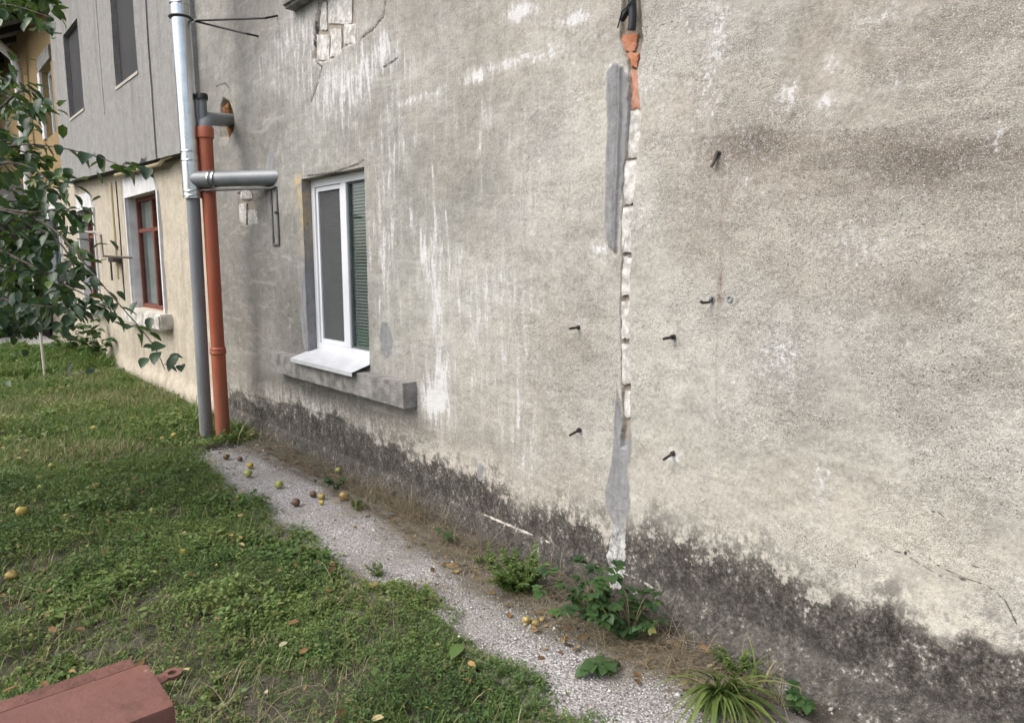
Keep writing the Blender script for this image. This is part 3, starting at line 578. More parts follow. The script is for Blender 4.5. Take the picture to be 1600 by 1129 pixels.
# strap bracket high on the flue
zb = float(CAM[2] + ray(279, 27)[2] * (FY / ray(279, 27)[1])); sxb = sx - 0.012
stay = empty('flue_stay', (D0, FY, zb), 'black strap bracket with two bars holding the flue high up', 'bracket')
MB().tube([(sxb + (rs + .006) * math.cos(a), FY + .005 + (rs + .006) * math.sin(a), zb) for a in np.linspace(0, 2 * math.pi, 25)], 0.009, 8).build('strap', M['black'], stay, smooth=True)
e1, e2 = yz(434, 33), yz(404, 57)
for (yy, zz, dy) in ((e1[0], e1[1], -1), (e2[0], e2[1], 1)):
    MB().tube([(sxb + rs - 0.01, FY + .005 + dy * 0.012, zb), (sxb + rs + 0.05, FY + .005 + dy * 0.012, zb), (D0 - 0.10, yy, zz + 0.0), (D0 + 0.03, yy, zz + (0.05 if dy < 0 else 0.0))], 0.008, 8).build('bar', M['black'], stay, smooth=True)
MB().tube([(sxb + rs + 0.03, FY - 0.03, zb), (sxb + rs + 0.03, FY + 0.04, zb)], 0.011, 6).build('bolt', M['galv'], stay)
# support bracket under the horizontal flue
zl = FZ - 0.095
FB = FY; FY = FYW
br = empty('flue_bracket', (D0, FY, 1.7), 'grey steel wall bracket with rectangular loop under the horizontal flue', 'bracket')
l1, l2 = yz(437, 290)[0], yz(416, 290)[0]; lz = yz(427, 380)[1]
for yy in (FY - 0.055, FY + 0.055):
    MB().prism([(sx + .03, yy + FB - FYW - .012, zl), (sx + .03, yy + FB - FYW + .012, zl), (D0 - .001, yy + .012, zl), (D0 - .001, yy - .012, zl)], (0, 0, .012)).build('arm', M['bracket'], br)
    MB().box((D0 - 0.012, yy - 0.012, lz), (D0 + 0.01, yy + 0.012, zl - 0.001)).build('upright', M['bracket'], br)
MB().box((D0 - 0.014, FY - 0.068, lz - 0.02), (D0 + 0.01, FY + 0.068, lz - 0.001)).build('cross_bar', M['bracket'], br)
MB().box((D0 - 0.03, FY - 0.07, zl + 0.0065), (D0 - 0.005, FY + 0.07, zl + 0.016)).build('cross_bar', M['bracket'], br)
MB().tube([(D0 - 0.03, FY - 0.055, zl - 0.2), (D0, FY - 0.055, zl - 0.2)], 0.012, 6).build('bolt', M['iron'], br)
FY = FB
# orange drain pipe
HYO = yz(356, 190)[0]; OY = 6.5; ox = x_at(335, 450, OY); zt_ = float(CAM[2] + ray(331, 200)[2] * (OY / ray(331, 200)[1]))
dr = empty('drain_pipe', (ox, OY, 0), 'orange-brown plastic drain pipe with grey elbow and vent, beside the flue', 'drain pipe')
ro = 0.062
MB().tube([(ox, OY, -0.05), (ox, OY, 0.82)], ro, 28).build('pipe_length', M['orange'], dr, smooth=True)
MB().tube([(ox, OY, 0.80), (ox, OY, zt_)], ro - 0.004, 28).build('pipe_length', M['orange'], dr, smooth=True)
MB().tube([(ox, OY, z) for z in (0.775, 0.785, 0.80, 0.81, 0.83, 0.84)], [ro, ro + .009, ro + .009, ro + .005, ro + .009, ro], 28).build('socket', M['orange'], dr, smooth=True)
MB().tube([(ox, OY, z) for z in (zt_ - 0.10, zt_ - 0.09, zt_ - 0.01, zt_)], [ro, ro + .008, ro + .008, ro + .003], 28).build('socket', M['orange'], dr, smooth=True)
UO = (Vector((D0, HYO, 0)) - Vector((ox, OY, 0))).normalized(); er = .085
arc = [Vector((ox, OY, zt_)) + UO * (er - er * math.cos(a)) + Vector((0, 0, er * math.sin(a))) for a in np.linspace(0, math.pi / 2, 10)]
MB().tube([(ox, OY, zt_ - 0.03)] + arc + [Vector((D0 + .07, HYO + .03, yz(356, 186)[1]))], ro - 0.004, 28).build('elbow', M['greypipe'], dr, smooth=True)
MB().tube([(ox - 0.01, OY, zt_ + 0.02), (ox - 0.01, OY, zt_ + 0.24)], 0.036, 20).build('vent_stub', M['dkgreypipe'], dr, smooth=True)
MB().tube([(ox - 0.01, OY, zt_ + 0.225), (ox - 0.01, OY, zt_ + 0.26), (ox - 0.01, OY, zt_ + 0.275)], [0.048, 0.05, 0.042], 20).build('vent_cap', M['black'], dr, smooth=True)
# black conduits at the top of the chase
for k, (pts, r, lb) in enumerate([([(1003, -40), (995, 8), (975, 33)], 0.013, 'thick black hose end hanging left at the top of the chase'), ([(990, -30), (998, 20), (993, 50)], 0.017, 'thick black corrugated hose running down the right of the chase top')]):
    pp = [(D0 - 0.018 - 0.01 * k, *yz(*q)) for q in pts]
    pl = []
    for i in range(25):
        t_ = i / 24; q = (1 - t_) ** 2 * np.array(pp[0]) + 2 * t_ * (1 - t_) * np.array(pp[1]) + t_ ** 2 * np.array(pp[2]); pl.append(q)
    o = MB().tube(pl, [r * (1.0 + 0.08 * (i % 2)) for i in range(25)], 14).build('black_hose', M['black_rubber'], None, smooth=True); tag(o, lb, 'hose')
o = MB().tube([(D0 - 0.05, *yz(1000, 5)), (D0 - 0.052, *yz(990, 18)), (D0 - 0.05, *yz(984, 22)), (D0 - 0.03, *yz(972, 46))], 0.003, 8).build('cable', M['black_rubber'], None, smooth=True); tag(o, 'thin black cable beside the two hoses above the red brick', 'cable')
# bolts
for (px, py, dz, lb) in [(905, 511, 0.003, 'dark bolt left of the brick chase, upper one'), (905, 671, 0.016, 'dark bolt left of the brick chase, lower one'), (1052, 526, 0.004, 'dark bolt just right of the brick chase, upper one'), (1052, 707, 0.016, 'dark bolt right of the brick chase, lower one')]:
    y, z = yz(px, py); e = empty('wall_bolt', (D0, y, z), lb, 'bolt', 'four bolts in the wall')
    MB().tube([(D0 + 0.01, y, z), (D0 - 0.055, y + .002, z - dz)], 0.0062, 10).build('shank', M['iron'], e, smooth=True)
    MB().tube([(D0 + 0.005, y, z), (D0 - 0.010, y, z - dz * .25)], 0.0115, 6).build('nut', M['iron'], e)
    MB().tube([(D0 - 0.056, y + .002, z - dz), (D0 - 0.066, y + .002, z - dz * 1.2)], 0.0055, 10).build('tip', M['iron'], e, smooth=True)
# upper hook, bent lower hook, plug ring, hole
y, z = yz(1124, 240); e = empty('wall_hook', (D0, y, z), 'dark flat iron strap hanging from a screw inside the stained arch', 'hook')
MB().tube([(D0 + 0.01, y, z + 0.0), (D0 - 0.012, y, z)], 0.010, 10).build('screw', M['iron'], e, smooth=True)
q = yz(1118, 262); MB().tube([(D0 - 0.014, y, z + .004), (D0 - 0.018, (y + q[0]) / 2, (z + q[1]) / 2), (D0 - 0.03, q[0], q[1])], [0.008, 0.0065, 0.006], 8).build('strap', M['iron'], e, smooth=True)
y, z = yz(1146, 229); o = MB().tube([(D0 - .002, y + .009 * math.cos(a), z + .009 * math.sin(a)) for a in np.linspace(0.5, 5.2, 14)], 0.0022, 6).build('wire_ring', M['iron'], None, smooth=True); tag(o, 'small dark open wire ring right of the hanging strap', 'ring')
y, z = yz(1113, 467); e = empty('wall_hook', (D0, y, z), 'bent dark hook with pale plug beside the rust stain', 'hook')
q = yz(1096, 473, D0 - 0.05)
MB().tube([(D0 + 0.01, y, z), (D0 - 0.006, y, z)], 0.014, 14).build('wall_plug', M['greypipe'], e, smooth=True)
MB().tube([(D0 - 0.004, y - .004, z + .006), (D0 - 0.02, y, z - .012), (D0 - 0.05, q[0] - .004, q[1]), (D0 - 0.055, q[0], q[1] + 0.008)], 0.006, 8).build('hook_arm', M['iron'], e, smooth=True)
y, z = yz(1141, 467); o = MB().tube([(D0 - .004, y + .011 * math.cos(a), z + .011 * math.sin(a)) for a in np.linspace(0, 2 * math.pi, 20)], 0.0036, 8).build('wall_plug', M['greypipe'], None, smooth=True); tag(o, 'empty grey plug ring right of the rust stain', 'plug')

# ------------------------------------------------------------------ neighbour house: beige below, grey jettied storey above
NY0, NY1 = HY1 + 0.003, yz(70, 420)[0]
nb = empty('jettied_house', (D0, 12, 0), 'beige house with grey overhanging upper storey beyond the pipes', 'house')
lw = []
for (a, c, z0, z1) in [((203, 300), (252, 490), 0.98, 2.46), ((128, 320), (151, 450), 0.98, 2.46), ((76, 330), (97, 400), 0.98, 2.46)]:
    y1_, y0_ = yz(a[0], 400)[0], yz(c[0], 400)[0]; lw.append((y0_, y1_, z0, z1, 0.17))
def rnd_sheet(holes, y0, y1, z0, z1, step):
    a = list(np.arange(y0, y1, step)) + [y1]; c = list(np.arange(z0, z1, step)) + [z1]
    for hq in holes: a += [hq[0], hq[1]]; c += [hq[2], hq[3]]
    return np.array(a), np.array(c)
a, c = rnd_sheet(lw, NY0, NY1, -0.15, 2.98, 0.06)
V, F, S = grid_sheet(a, c, lw, D0 + 0.012, lambda Y, Z: (fbm(Y * 2, Z * 2, 3) - 0.5) * 0.03 + (fbm(Y * 8, Z * 8, 3) - 0.5) * 0.012 + sstep(0.24, 0.05, Z + 0.1 * (fbm(Y * 4, Z, 9) - .5)) * 0.05)
add('wall', arr_mesh('wall', V, F, M['beige'], True), nb)
for i, (y0, y1, z0, z1, dp) in enumerate(lw):
    wn = empty('window', (D0 + 0.2, y0, z0), None, None); wn.parent = nb; wn.matrix_parent_inverse = WM[nb.name].inverted()
    # white painted surround
    b = MB(); x0, x1 = D0 - 0.016, D0 + 0.02
    b.prism([(x0, y0 - 0.02, z1), (x0, y0 + 0.12, z1 + 0.24), (x0, y1 + 0.02, z1 + 0.26), (x0, y1 + 0.05, z1)], (x1 - x0, 0, 0)); b.build('surround', M['whitewash'], wn)
    MB().box((x0, y1, z0), (x1, y1 + 0.05, z1 - .002)).build('surround', M['whitewash'], wn); MB().box((x0, y0 - 0.05, z0), (x1, y0, z1 - .002)).build('surround', M['whitewash'], wn)
    MB().box((D0 + 0.02, y1 - 0.012, z0 + .003), (D0 + 0.13, y1 - 0.002, z1 - 0.005)).build('reveal', M['whitewash'], wn)
    xf = D0 + 0.12; t_ = 0.055
    b = MB()
    for q in [(y0, y1, z0, z0 + t_), (y0, y1, z1 - t_, z1), (y0, y0 + t_, z0 + t_, z1 - t_), (y1 - t_, y1, z0 + t_, z1 - t_)]: b.box((xf, q[0], q[2]), (xf + 0.06, q[1], q[3]))
    b.build('frame', M['redwood'] if i < 2 else M['dkgreypipe'], wn)
    MB().box((xf + 0.004, y0 + t_, z1 - 0.46), (xf + 0.05, y1 - t_, z1 - 0.41)).build('transom', M['redwood'] if i < 2 else M['dkgreypipe'], wn)
    MB().box((xf + 0.002, (y0 + y1) / 2 - 0.03, z0 + t_), (xf + 0.052, (y0 + y1) / 2 + 0.03, z1 - t_)).build('mullion', M['redwood'] if i < 2 else M['dkgreypipe'], wn)
    for (p0, p1) in ((y0 + t_, (y0 + y1) / 2 - 0.03), ((y0 + y1) / 2 + 0.03, y1 - t_)):
        MB().box((xf + 0.025, p0, z0 + t_), (xf + 0.03, p1, z1 - t_)).build('pane', M['glass'], wn)
    cu = MB(); n_ = 30
    Vc = [(xf + 0.09 + 0.015 * math.sin(k * 1.3), y0 + t_ + (y1 - y0 - 2 * t_) * k / n_, z) for z in (z0 + 0.06, z1 - 0.06) for k in range(n_ + 1)]
    cu.raw(Vc, [(k, k + 1, n_ + 2 + k, n_ + 1 + k) for k in range(n_)]).build('curtain', simple('grey_net_curtain', (0.42, 0.43, 0.42), (0.5, 0.5, 0.49)), wn, smooth=True)
    rough_slab('ledge', (D0 - 0.14, y0 - 0.25, z0 - 0.2), (D0 + 0.2, y1 + 0.12, z0 - 0.004), simple('whitewashed_concrete', (0.30, 0.28, 0.25), (0.6, 0.58, 0.54), 9, 0.9), wn, 0.05, 0.006, i + 8)
OX = 2.345; oz0, oz1 = 2.70, 2.93; OYL = yz(90, 180, OX)[0]
h1 = (yz(126, 100, OX)[0], yz(102, 100, OX)[0], yz(104, 191, OX)[1], yz(117, 32, OX)[1], 0.07); h2 = (yz(212, 60, OX)[0], yz(176, 60, OX)[0], yz(181, 138, OX)[1], 5.25, 0.07)
jy = yz(236, 120, OX)[0]
holes = [h1, h2, (jy - 0.035, jy + 0.035, 2.5, 6.2, 0.012)]
a, c = rnd_sheet(holes, HY1 + 0.004, OYL, 2.5, 6.2, 0.1)
V, F, S = grid_sheet(a, c, holes, OX, lambda Y, Z: (fbm(Y * 1.5, Z * 1.5, 43) - 0.5) * 0.012)
zbot = lambda y: oz0 + (oz1 - oz0) * (y - HY1) / (OYL - HY1)
k = V[:, 2] < 3.2; V[k, 2] = np.interp(V[k, 2], [2.5, 3.2], [0, 1]) * (3.2 - zbot(V[k, 1])) + zbot(V[k, 1])
add('overhang_face', arr_mesh('overhang_face', V, F, M['greypanel'], True), nb)
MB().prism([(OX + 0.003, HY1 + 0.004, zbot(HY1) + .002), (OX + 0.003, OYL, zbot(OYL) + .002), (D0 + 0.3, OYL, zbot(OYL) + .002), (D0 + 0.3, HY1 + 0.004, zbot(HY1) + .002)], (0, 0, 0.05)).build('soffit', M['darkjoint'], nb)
MB().box((OX + 0.004, HY1 - 0.006, zbot(HY1) + 0.0), (D0 + 0.01, HY1 + 0.002, 6.2)).build('overhang_cheek', M['greypanel'], nb)
MB().box((OX + 0.008, jy - 0.05, 2.75), (OX + 0.03, jy + 0.05, 6.2)).build('joint_strip', M['darkjoint'], nb)
MB().box((OX + 0.004, OYL - 0.0, zbot(OYL)), (D0 + 0.3, OYL + 0.1, 6.2)).build('overhang_cheek', M['greypanel'], nb)
for hq in (h1, h2):
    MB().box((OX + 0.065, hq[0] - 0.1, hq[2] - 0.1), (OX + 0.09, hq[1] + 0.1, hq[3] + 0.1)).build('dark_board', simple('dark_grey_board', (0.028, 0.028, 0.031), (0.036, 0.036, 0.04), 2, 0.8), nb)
    MB().box((OX - 0.012, hq[0] - 0.01, hq[2] - 0.03), (OX + 0.06, hq[1] + 0.01, hq[2] + 0.004)).build('sill', M['plain_plaster'], nb)
pl = yz(156, 80, OX)[0]; MB().tube([(OX - 0.004, pl, 3.55), (OX - 0.004, pl, 6.2)], 0.008, 6).build('light_conduit', M['plain_plaster'], nb)
MB().box((OX + 0.01, OYL + .15, -0.2), (12, OYL + 0.3, 0.0)).build('footing', M['concrete'], nb)
MB().prism([(OX - 0.45, HY1 + .01, 6.21), (OX - 0.45, HY1 + .01, 6.33), (7, HY1 + .01, 8.6), (11.5, HY1 + .01, 6.33), (11.5, HY1 + .01, 6.21)], (0, OYL - HY1, 0)).build('roof', M['darkjoint'], nb)
MB().box((D0 + 0.5, NY1 - 0.3, -0.2), (11, NY1 - 0.02, 6.2)).build('end_wall', M['beige'], nb)
# gas pipes on the neighbour's wall
M['yellowpipe'] = simple('pale_yellow_gas_pipe', (0.45, 0.38, 0.24), (0.50, 0.43, 0.28), 9, 0.5)
M['greyrust'] = simple('grey_brown_pipe', (0.26, 0.22, 0.20), (0.34, 0.28, 0.25), 9, 0.6)
g1 = [(D0 - 0.10, yz(268, 238, D0 - .1)[0], 2.74), (D0 - 0.10, yz(256, 240, D0 - .1)[0], 2.74), (D0 - 0.10, yz(248, 246, D0 - .1)[0], 2.70), (D0 - 0.10, yz(200, 262, D0 - .1)[0], 2.74), (D0 - 0.1, yz(180, 268, D0 - .1)[0], 2.76)]
o = MB().tube(g1, 0.022, 10).build('gas_pipe', M['yellowpipe'], None, smooth=True); tag(o, 'pale yellow gas pipe running just under the grey overhang', 'pipe')
xg = D0 - 0.05; yv = yz(178, 350, xg)[0]
o = MB().tube([(xg, yv, 2.7), (xg, yv, 1.35)], 0.018, 8).build('riser_pipe', M['yellowpipe'], None, smooth=True); tag(o, 'pale vertical pipe left of the near red window', 'pipe')
yv2 = yz(186, 350, xg)[0]; o = MB().tube([(xg, yv2, 2.7), (xg, yv2 - .02, 2.0), (xg, yv2, 1.1)], 0.008, 6).build('cable', M['black_rubber'], None); tag(o, 'black cable hanging down beside the pale riser pipe', 'cable')
xp = D0 - 0.35
pts = [yz(60, 362, xp), yz(150, 363, xp), yz(157, 368, xp), yz(161, 400, xp)]
o = MB().tube([(xp, *q) for q in pts] + [(D0, pts[-1][0], pts[-1][1] - 0.02)], 0.02, 8).build('gas_pipe', M['greyrust'], None, smooth=True); tag(o, 'grey-brown horizontal pipe crossing in front of the far windows', 'pipe')
y, z = yz(180, 405, D0 - .06); e = empty('gas_valve', (D0 - .06, y, z), 'small dark valve box at the foot of the riser pipe', 'valve')
MB().box((D0 - 0.12, y - 0.12, z - 0.04), (D0, y + 0.16, z + 0.04)).build('body', M['iron'], e, bevel=0.01); MB().tube([(D0 - .12, y, z - .04), (D0 - .12, y, z - .3)], .012, 6).build('stub', M['iron'], e)

# ------------------------------------------------------------------ far ochre house with its eaves
oc = empty('ochre_house', (D0, 22, 0), 'ochre house with corrugated eaves at the far left', 'house')
ohy0, ohy1 = NY1 + 0.004, 27.0
owz = [(yz(81, 150)[0], yz(66, 150)[0], yz(74, 215)[1], yz(74, 98)[1], 0.25)]
a, c = rnd_sheet(owz, OYL + 0.11, ohy1, 3.0, 6.6, 0.2); V, F, S = grid_sheet(a, c, owz, D0 + 0.02); add('wall', arr_mesh('wall', V, F, M['ochre'], True), oc)
a, c = rnd_sheet([], ohy0, ohy1, -0.2, 2.999, 0.4); V, F, S = grid_sheet(a, c, [], D0 + 0.02); add('wall', arr_mesh('wall', V, F, M['beige'], True), oc)
q = owz[0]; wn = empty('window', (D0 + .2, q[0], q[2]), None, None); wn.parent = oc; wn.matrix_parent_inverse = WM[oc.name].inverted()
b = MB()
for s in [(q[0], q[1], q[2], q[2] + .08), (q[0], q[1], q[3] - .08, q[3]), (q[0], q[0] + .08, q[2] + .08, q[3] - .08), (q[1] - .08, q[1], q[2] + .08, q[3] - .08)]: b.box((D0 + .12, s[0], s[2]), (D0 + .19, s[1], s[3]))
b.build('frame', M['pvc'], wn); MB().box((D0 + .15, q[0] + .08, q[2] + .08), (D0 + .16, q[1] - .08, q[3] - .08)).build('pane', M['glass'], wn)
MB().box((D0 - 0.02, q[0] - .15, q[3] + .01), (D0 + .06, q[1] + .2, q[3] + .25)).build('lintel', M['concrete'], wn); MB().box((D0 - .02, q[1] + .004, q[2]), (D0 + .05, q[1] + .25, q[3])).build('surround', M['whitewash'], wn)
ez = yz(60, 45, D0 - .55)[1]
# corrugated roof sheets
n_ = 120; ysr = np.linspace(OYL + 0.25, ohy1 + .4, n_ * 2); Vr = []; Fr = []
for i, yy in enumerate(ysr):
    dz = 0.03 * math.cos(i * math.pi / 2); Vr += [(D0 - 0.75, yy, 6.15 + dz), (7, yy, 8.6 + dz), (D0 - 0.75, yy, 6.14 + dz - 0.012), (7, yy, 8.59 + dz - .012)]
for i in range(len(ysr) - 1):
    b_ = i * 4; Fr += [(b_, b_ + 1, b_ + 5, b_ + 4), (b_ + 2, b_ + 6, b_ + 7, b_ + 3), (b_, b_ + 4, b_ + 6, b_ + 2)]
add('corrugated_roof', arr_mesh('corrugated_roof', Vr, Fr, simple('grey_asbestos_sheet', (0.20, 0.20, 0.20), (0.27, 0.27, 0.26), 3, 0.9)), oc)
for k in range(9):
    yy = OYL + 0.6 + k * 1.1; MB().prism([(D0 - 0.6, yy, 6.05), (D0 - 0.6, yy, 6.17), (D0 + 0.4, yy, 6.72), (D0 + 0.4, yy, 6.55)], (0, 0.09, 0)).build('rafter', M['darkjoint'], oc)
q = onw(29, 125, D0 - .15); dpx = [(D0 - .6, q[1] - .2, 6.05), (D0 - .2, q[1], 5.75), (D0 - .15, q[1], 5.5), (D0 - .15, q[1], 0)]
o = MB().tube(dpx, 0.085, 12).build('downpipe', M['whitewash'], None, smooth=True); tag(o, 'thick whitish downpipe below the far corrugated eaves', 'downpipe')
# shed closing the yard
sh = empty('dark_shed', (0.6, 17.6, 0), 'dark wooden shed closing the yard behind the leaves', 'shed')
M['shedwood'] = simple('dark_boards', (0.035, 0.03, 0.027), (0.06, 0.05, 0.045), 6, 0.9, bump=0.5)
for k in range(34): 
    x0 = -4.2 + k * 0.195
    if x0 < D0 - 0.2: MB().box((x0, 17.6 + random.uniform(0, .02), 0.0), (x0 + 0.186, 17.66, 2.7 + random.uniform(-.01, .01))).build('board', M['shedwood'], sh)
MB().box((-4.3, 17.7, 0), (D0 - 0.02, 20.5, 2.72)).build('body', M['shedwood'], sh)
MB().prism([(-4.5, 17.2, 2.74), (-4.5, 17.2, 2.80), (-4.5, 21, 3.7), (-4.5, 21, 3.64)], (6.9, 0, 0)).build('roof', M['darkjoint'], sh)
# ------------------------------------------------------------------ ground, path, kerb
PL = np.array([ong(*p)[:2] for p in [(285, 695), (300, 712), (340, 745), (400, 795), (480, 865), (560, 908), (640, 948), (720, 1003), (800, 1058), (870, 1129)]])
PR = np.array([ong(*p)[:2] for p in [(330, 690), (370, 700), (430, 720), (490, 748), (600, 805), (680, 855), (760, 915), (850, 975), (960, 1010), (1060, 1045), (1160, 1110), (1260, 1200)]])
def xl(y): return np.interp(y, PL[::-1, 1], PL[::-1, 0]) + 0.05 * (fbm(np.asarray(y) * 4, np.asarray(y) * 0 + 3, 5) - 0.5)
def xr(y): return np.interp(y, PR[::-1, 1], PR[::-1, 0])
PY1 = 6.25
def inpath(x, y): return (x > xl(y)) & (x < 2.22) & (y < PY1) & (y > -3)
def ground_z(x, y):
    x = np.asarray(x, float); y = np.asarray(y, float)
    n = (fbm(x * 1.2, y * 1.2, 31) - 0.5) * 0.05 + (fbm(x * 6, y * 6, 32) - 0.5) * 0.025
    strip = sstep(2.14, 2.40, x) * sstep(7.5, 6.5, y)
    far = sstep(9, 16, y) * 0.03
    return n * (0.4 + 0.6 * sstep(0, 0.4, xl(y) - x)) + strip * (0.03 * fbm(x * 7, y * 7, 34) + .03 * sstep(2.4, 1.8, y)) + far - 0.035 * inpath(x, y)
def soil_mat():
    t = NT('soil'); n = t.noise(7, 6, 0.65); f = t.noise(60, 4, 0.7); g = t.noise(240, 2)
    col = t.ramp(n, [(0.3, (0.048, 0.041, 0.033)), (0.5, (0.09, 0.08, 0.066)), (0.7, (0.17, 0.155, 0.132))])
    col = t.mix(t.mr(f, 0.5, 0.68, 0, 0.6), col, (0.22, 0.20, 0.17)); col = t.mix(t.mr(g, .6, .7, 0, .5), col, (.3, .28, .25))
    return t.done(t.bsdf(col, 0.95, 0, t.bump(t.mt('ADD', t.mt('MULTIPLY', f, .6), t.mt('MULTIPLY', g, .4)), 0.02, 1.0), 0.2))
M['soil'] = soil_mat()
gxs = np.concatenate([[-250, -100, -40, -20, -10, -7], np.arange(-5, -0.6, 0.25), np.arange(-0.6, 2.62, 0.035), [2.8, 4, 12, 40, 100, 250]])
gys = np.concatenate([[-250, -100, -40, -15, -6, -4], np.arange(-3, 0.4, 0.2), np.arange(0.4, 7.5, 0.035), np.arange(7.5, 21, 0.12), [22, 26, 34, 60, 120, 300]])
GX, GY = np.meshgrid(gxs, gys, indexing='ij'); nx, ny = GX.shape; GI = np.arange(nx * ny).reshape(nx, ny)
Vg = np.stack([GX.ravel(), GY.ravel(), ground_z(GX.ravel(), GY.ravel())], 1); Vg[Vg[:, 0] > 2.62, 2] = -0.05
Fg = np.stack([GI[:-1, :-1], GI[1:, :-1], GI[1:, 1:], GI[:-1, 1:]], -1).reshape(-1, 4)
tag(add('ground', arr_mesh('ground', Vg, Fg, M['soil'], True)), kind='structure')
def path_mat():
    t = NT('exposed_aggregate'); 
    v1 = t.n('ShaderNodeTexVoronoi'); t.put(v1.inputs['Vector'], t.obj()); v1.inputs['Scale'].default_value = 105
    v2 = t.n('ShaderNodeTexVoronoi'); t.put(v2.inputs['Vector'], t.obj()); v2.inputs['Scale'].default_value = 210
    s1 = t.n('ShaderNodeSeparateColor'); t.put(s1.inputs[0], v1.outputs['Color'])
    s2 = t.n('ShaderNodeSeparateColor'); t.put(s2.inputs[0], v2.outputs['Color'])
    ramp = [(0.0, (0.07, 0.065, 0.07)), (0.25, (0.20, 0.19, 0.195)), (0.55, (0.36, 0.34, 0.345)), (0.8, (0.55, 0.53, 0.53)), (1.0, (0.80, 0.79, 0.78))]
    c = t.mix(0.5, t.ramp(s1.outputs[0], ramp), t.ramp(s2.outputs[1], ramp))
    c = t.mix(t.mr(v1.outputs['Distance'], 0.45, 0.75, 0, 0.6), c, (0.13, 0.125, 0.12))
    n = t.noise(2.5, 5, 0.6); c = t.mix(t.mr(n, 0.42, 0.62, 0, 0.62), c, t.mix(t.noise(40, 3), (0.17, 0.16, 0.15), (0.34, 0.32, 0.30)))
    c = t.mix(t.attr('dirt'), c, t.mix(t.noise(30, 4), (0.085, 0.076, 0.065), (0.21, 0.195, 0.175)))
    h = t.mt('SUBTRACT', t.mt('MULTIPLY', s1.outputs[1], 0.5), v1.outputs['Distance'])
    return t.done(t.bsdf(c, 0.85, 0, t.bump(h, 0.008, 0.7), 0.3))
M['path'] = path_mat()
py = np.concatenate([np.arange(-3, 0.6, 0.15), np.arange(0.6, PY1 + 0.01, 0.03)]); pu = np.linspace(0, 1, 26)
PYg, PU = np.meshgrid(py, pu, indexing='ij'); xL = xl(py) - 0.10; xR = np.full_like(py, 2.185) 
PXg = xL[:, None] + (xR - xL)[:, None] * PU
PZ = 0.012 + (fbm(PXg * 2, PYg * 2, 52) - 0.5) * 0.02 + (fbm(PXg * 14, PYg * 14, 53) - 0.5) * 0.006 - 0.05 * sstep(0.10, 0.0, PU) - 0.05 * sstep(PY1 - 0.35, PY1, PYg)
edge = np.minimum(PXg - xl(py)[:, None], np.interp(PYg, PR[::-1, 1], PR[::-1, 0]) - .05 - PXg) + 0.10 * (fbm(PXg * 7, PYg * 7, 54) - 0.5)
dirt = sstep(0.085, -0.02, edge + .05 * (fbm(PXg * 22, PYg * 22, 59) - .5)) + 0.9 * np.exp(-(((PXg - ong(690, 925)[0]) / .14) ** 2 + ((PYg - ong(690, 925)[1]) / .10) ** 2)) * sstep(.3, .6, fbm(PXg * 12, PYg * 12, 58)) + 0.5 * sstep(.55, .75, fbm(PXg * 3, PYg * 3, 57)) + 0.5 * np.exp(-((PYg - 3.25) / 0.18) ** 2) * sstep(0.4, 0.0, PXg - xl(py)[:, None])
PI = np.arange(PYg.size).reshape(PYg.shape)
tag(add('path', arr_mesh('path', np.stack([PXg.ravel(), PYg.ravel(), PZ.ravel()], 1), np.stack([PI[:-1, :-1], PI[:-1, 1:], PI[1:, 1:], PI[1:, :-1]], -1).reshape(-1, 4)[:, ::-1], M['path'], True, dict(dirt=np.clip(dirt, 0, 1).ravel()))), kind='structure')
M['kerb'] = simple('dirty_kerb_concrete', (0.085, 0.08, 0.075), (0.19, 0.18, 0.17), 16, 0.95, bump=0.9, bscale=90)
kerb = empty('kerb', (2.21, 3, 0), None, None); tag(kerb, 'weathered grey concrete edging between path and wall strip', None, None, 'structure')
for i, (y0, y1, x0, x1, zt) in enumerate([(-2.5, 0.6, 2.25, 2.23, 0.02), (0.62, 1.62, 2.235, 2.205, 0.034), (1.64, 2.64, 2.215, 2.21, 0.016), (2.66, 3.66, 2.20, 2.235, 0.022), (3.68, 4.68, 2.235, 2.22, 0.03), (4.70, 5.70, 2.22, 2.21, 0.02)]):
    o = rough_slab('kerb_stone', (-0.025, 0, -0.15), (0.025, y1 - y0, zt), M['kerb'], kerb, 0.04, 0.006, i + 2, 0.006)
    o.location = (x0, y0, 0); o.rotation_euler = (0, R(random.uniform(-5, 5)), math.atan2(x0 - x1, y1 - y0))

# ------------------------------------------------------------------ vegetation materials and generators
def leaf_mat(name, stops, rough=0.55, trans=0.30, attr='tint', spec=0.35):
    t = NT(name); c = t.ramp(t.attr(attr), stops)
    c = t.mix(1.0, c, t.ramp(t.noise(40, 3), [(0.3, (0.78, 0.8, 0.78)), (0.7, (1.15, 1.15, 1.1))]), 'MULTIPLY')
    a = t.bsdf(c, rough, 0, None, spec); tr = t.n('ShaderNodeBsdfTranslucent'); t.put(tr.inputs[0], t.mix(0.5, c, (0.16, 0.26, 0.03)))
    mx = t.n('ShaderNodeMixShader'); mx.inputs[0].default_value = trans; t.t.links.new(a, mx.inputs[1]); t.t.links.new(tr.outputs[0], mx.inputs[2])
    return t.done(mx.outputs[0])
M['weed'] = leaf_mat('weed_leaf', [(0.0, (0.036, 0.075, 0.028)), (0.35, (0.085, 0.152, 0.046)), (0.65, (0.160, 0.228, 0.066)), (0.80, (0.24, 0.275, 0.09)), (0.88, (0.24, 0.20, 0.10)), (1.0, (0.17, 0.115, 0.06))])
M['blade'] = leaf_mat('grass_blade', [(0.0, (0.05, 0.10, 0.025)), (0.4, (0.105, 0.175, 0.04)), (0.65, (0.18, 0.225, 0.07)), (0.78, (0.28, 0.25, 0.13)), (1.0, (0.42, 0.35, 0.22))])
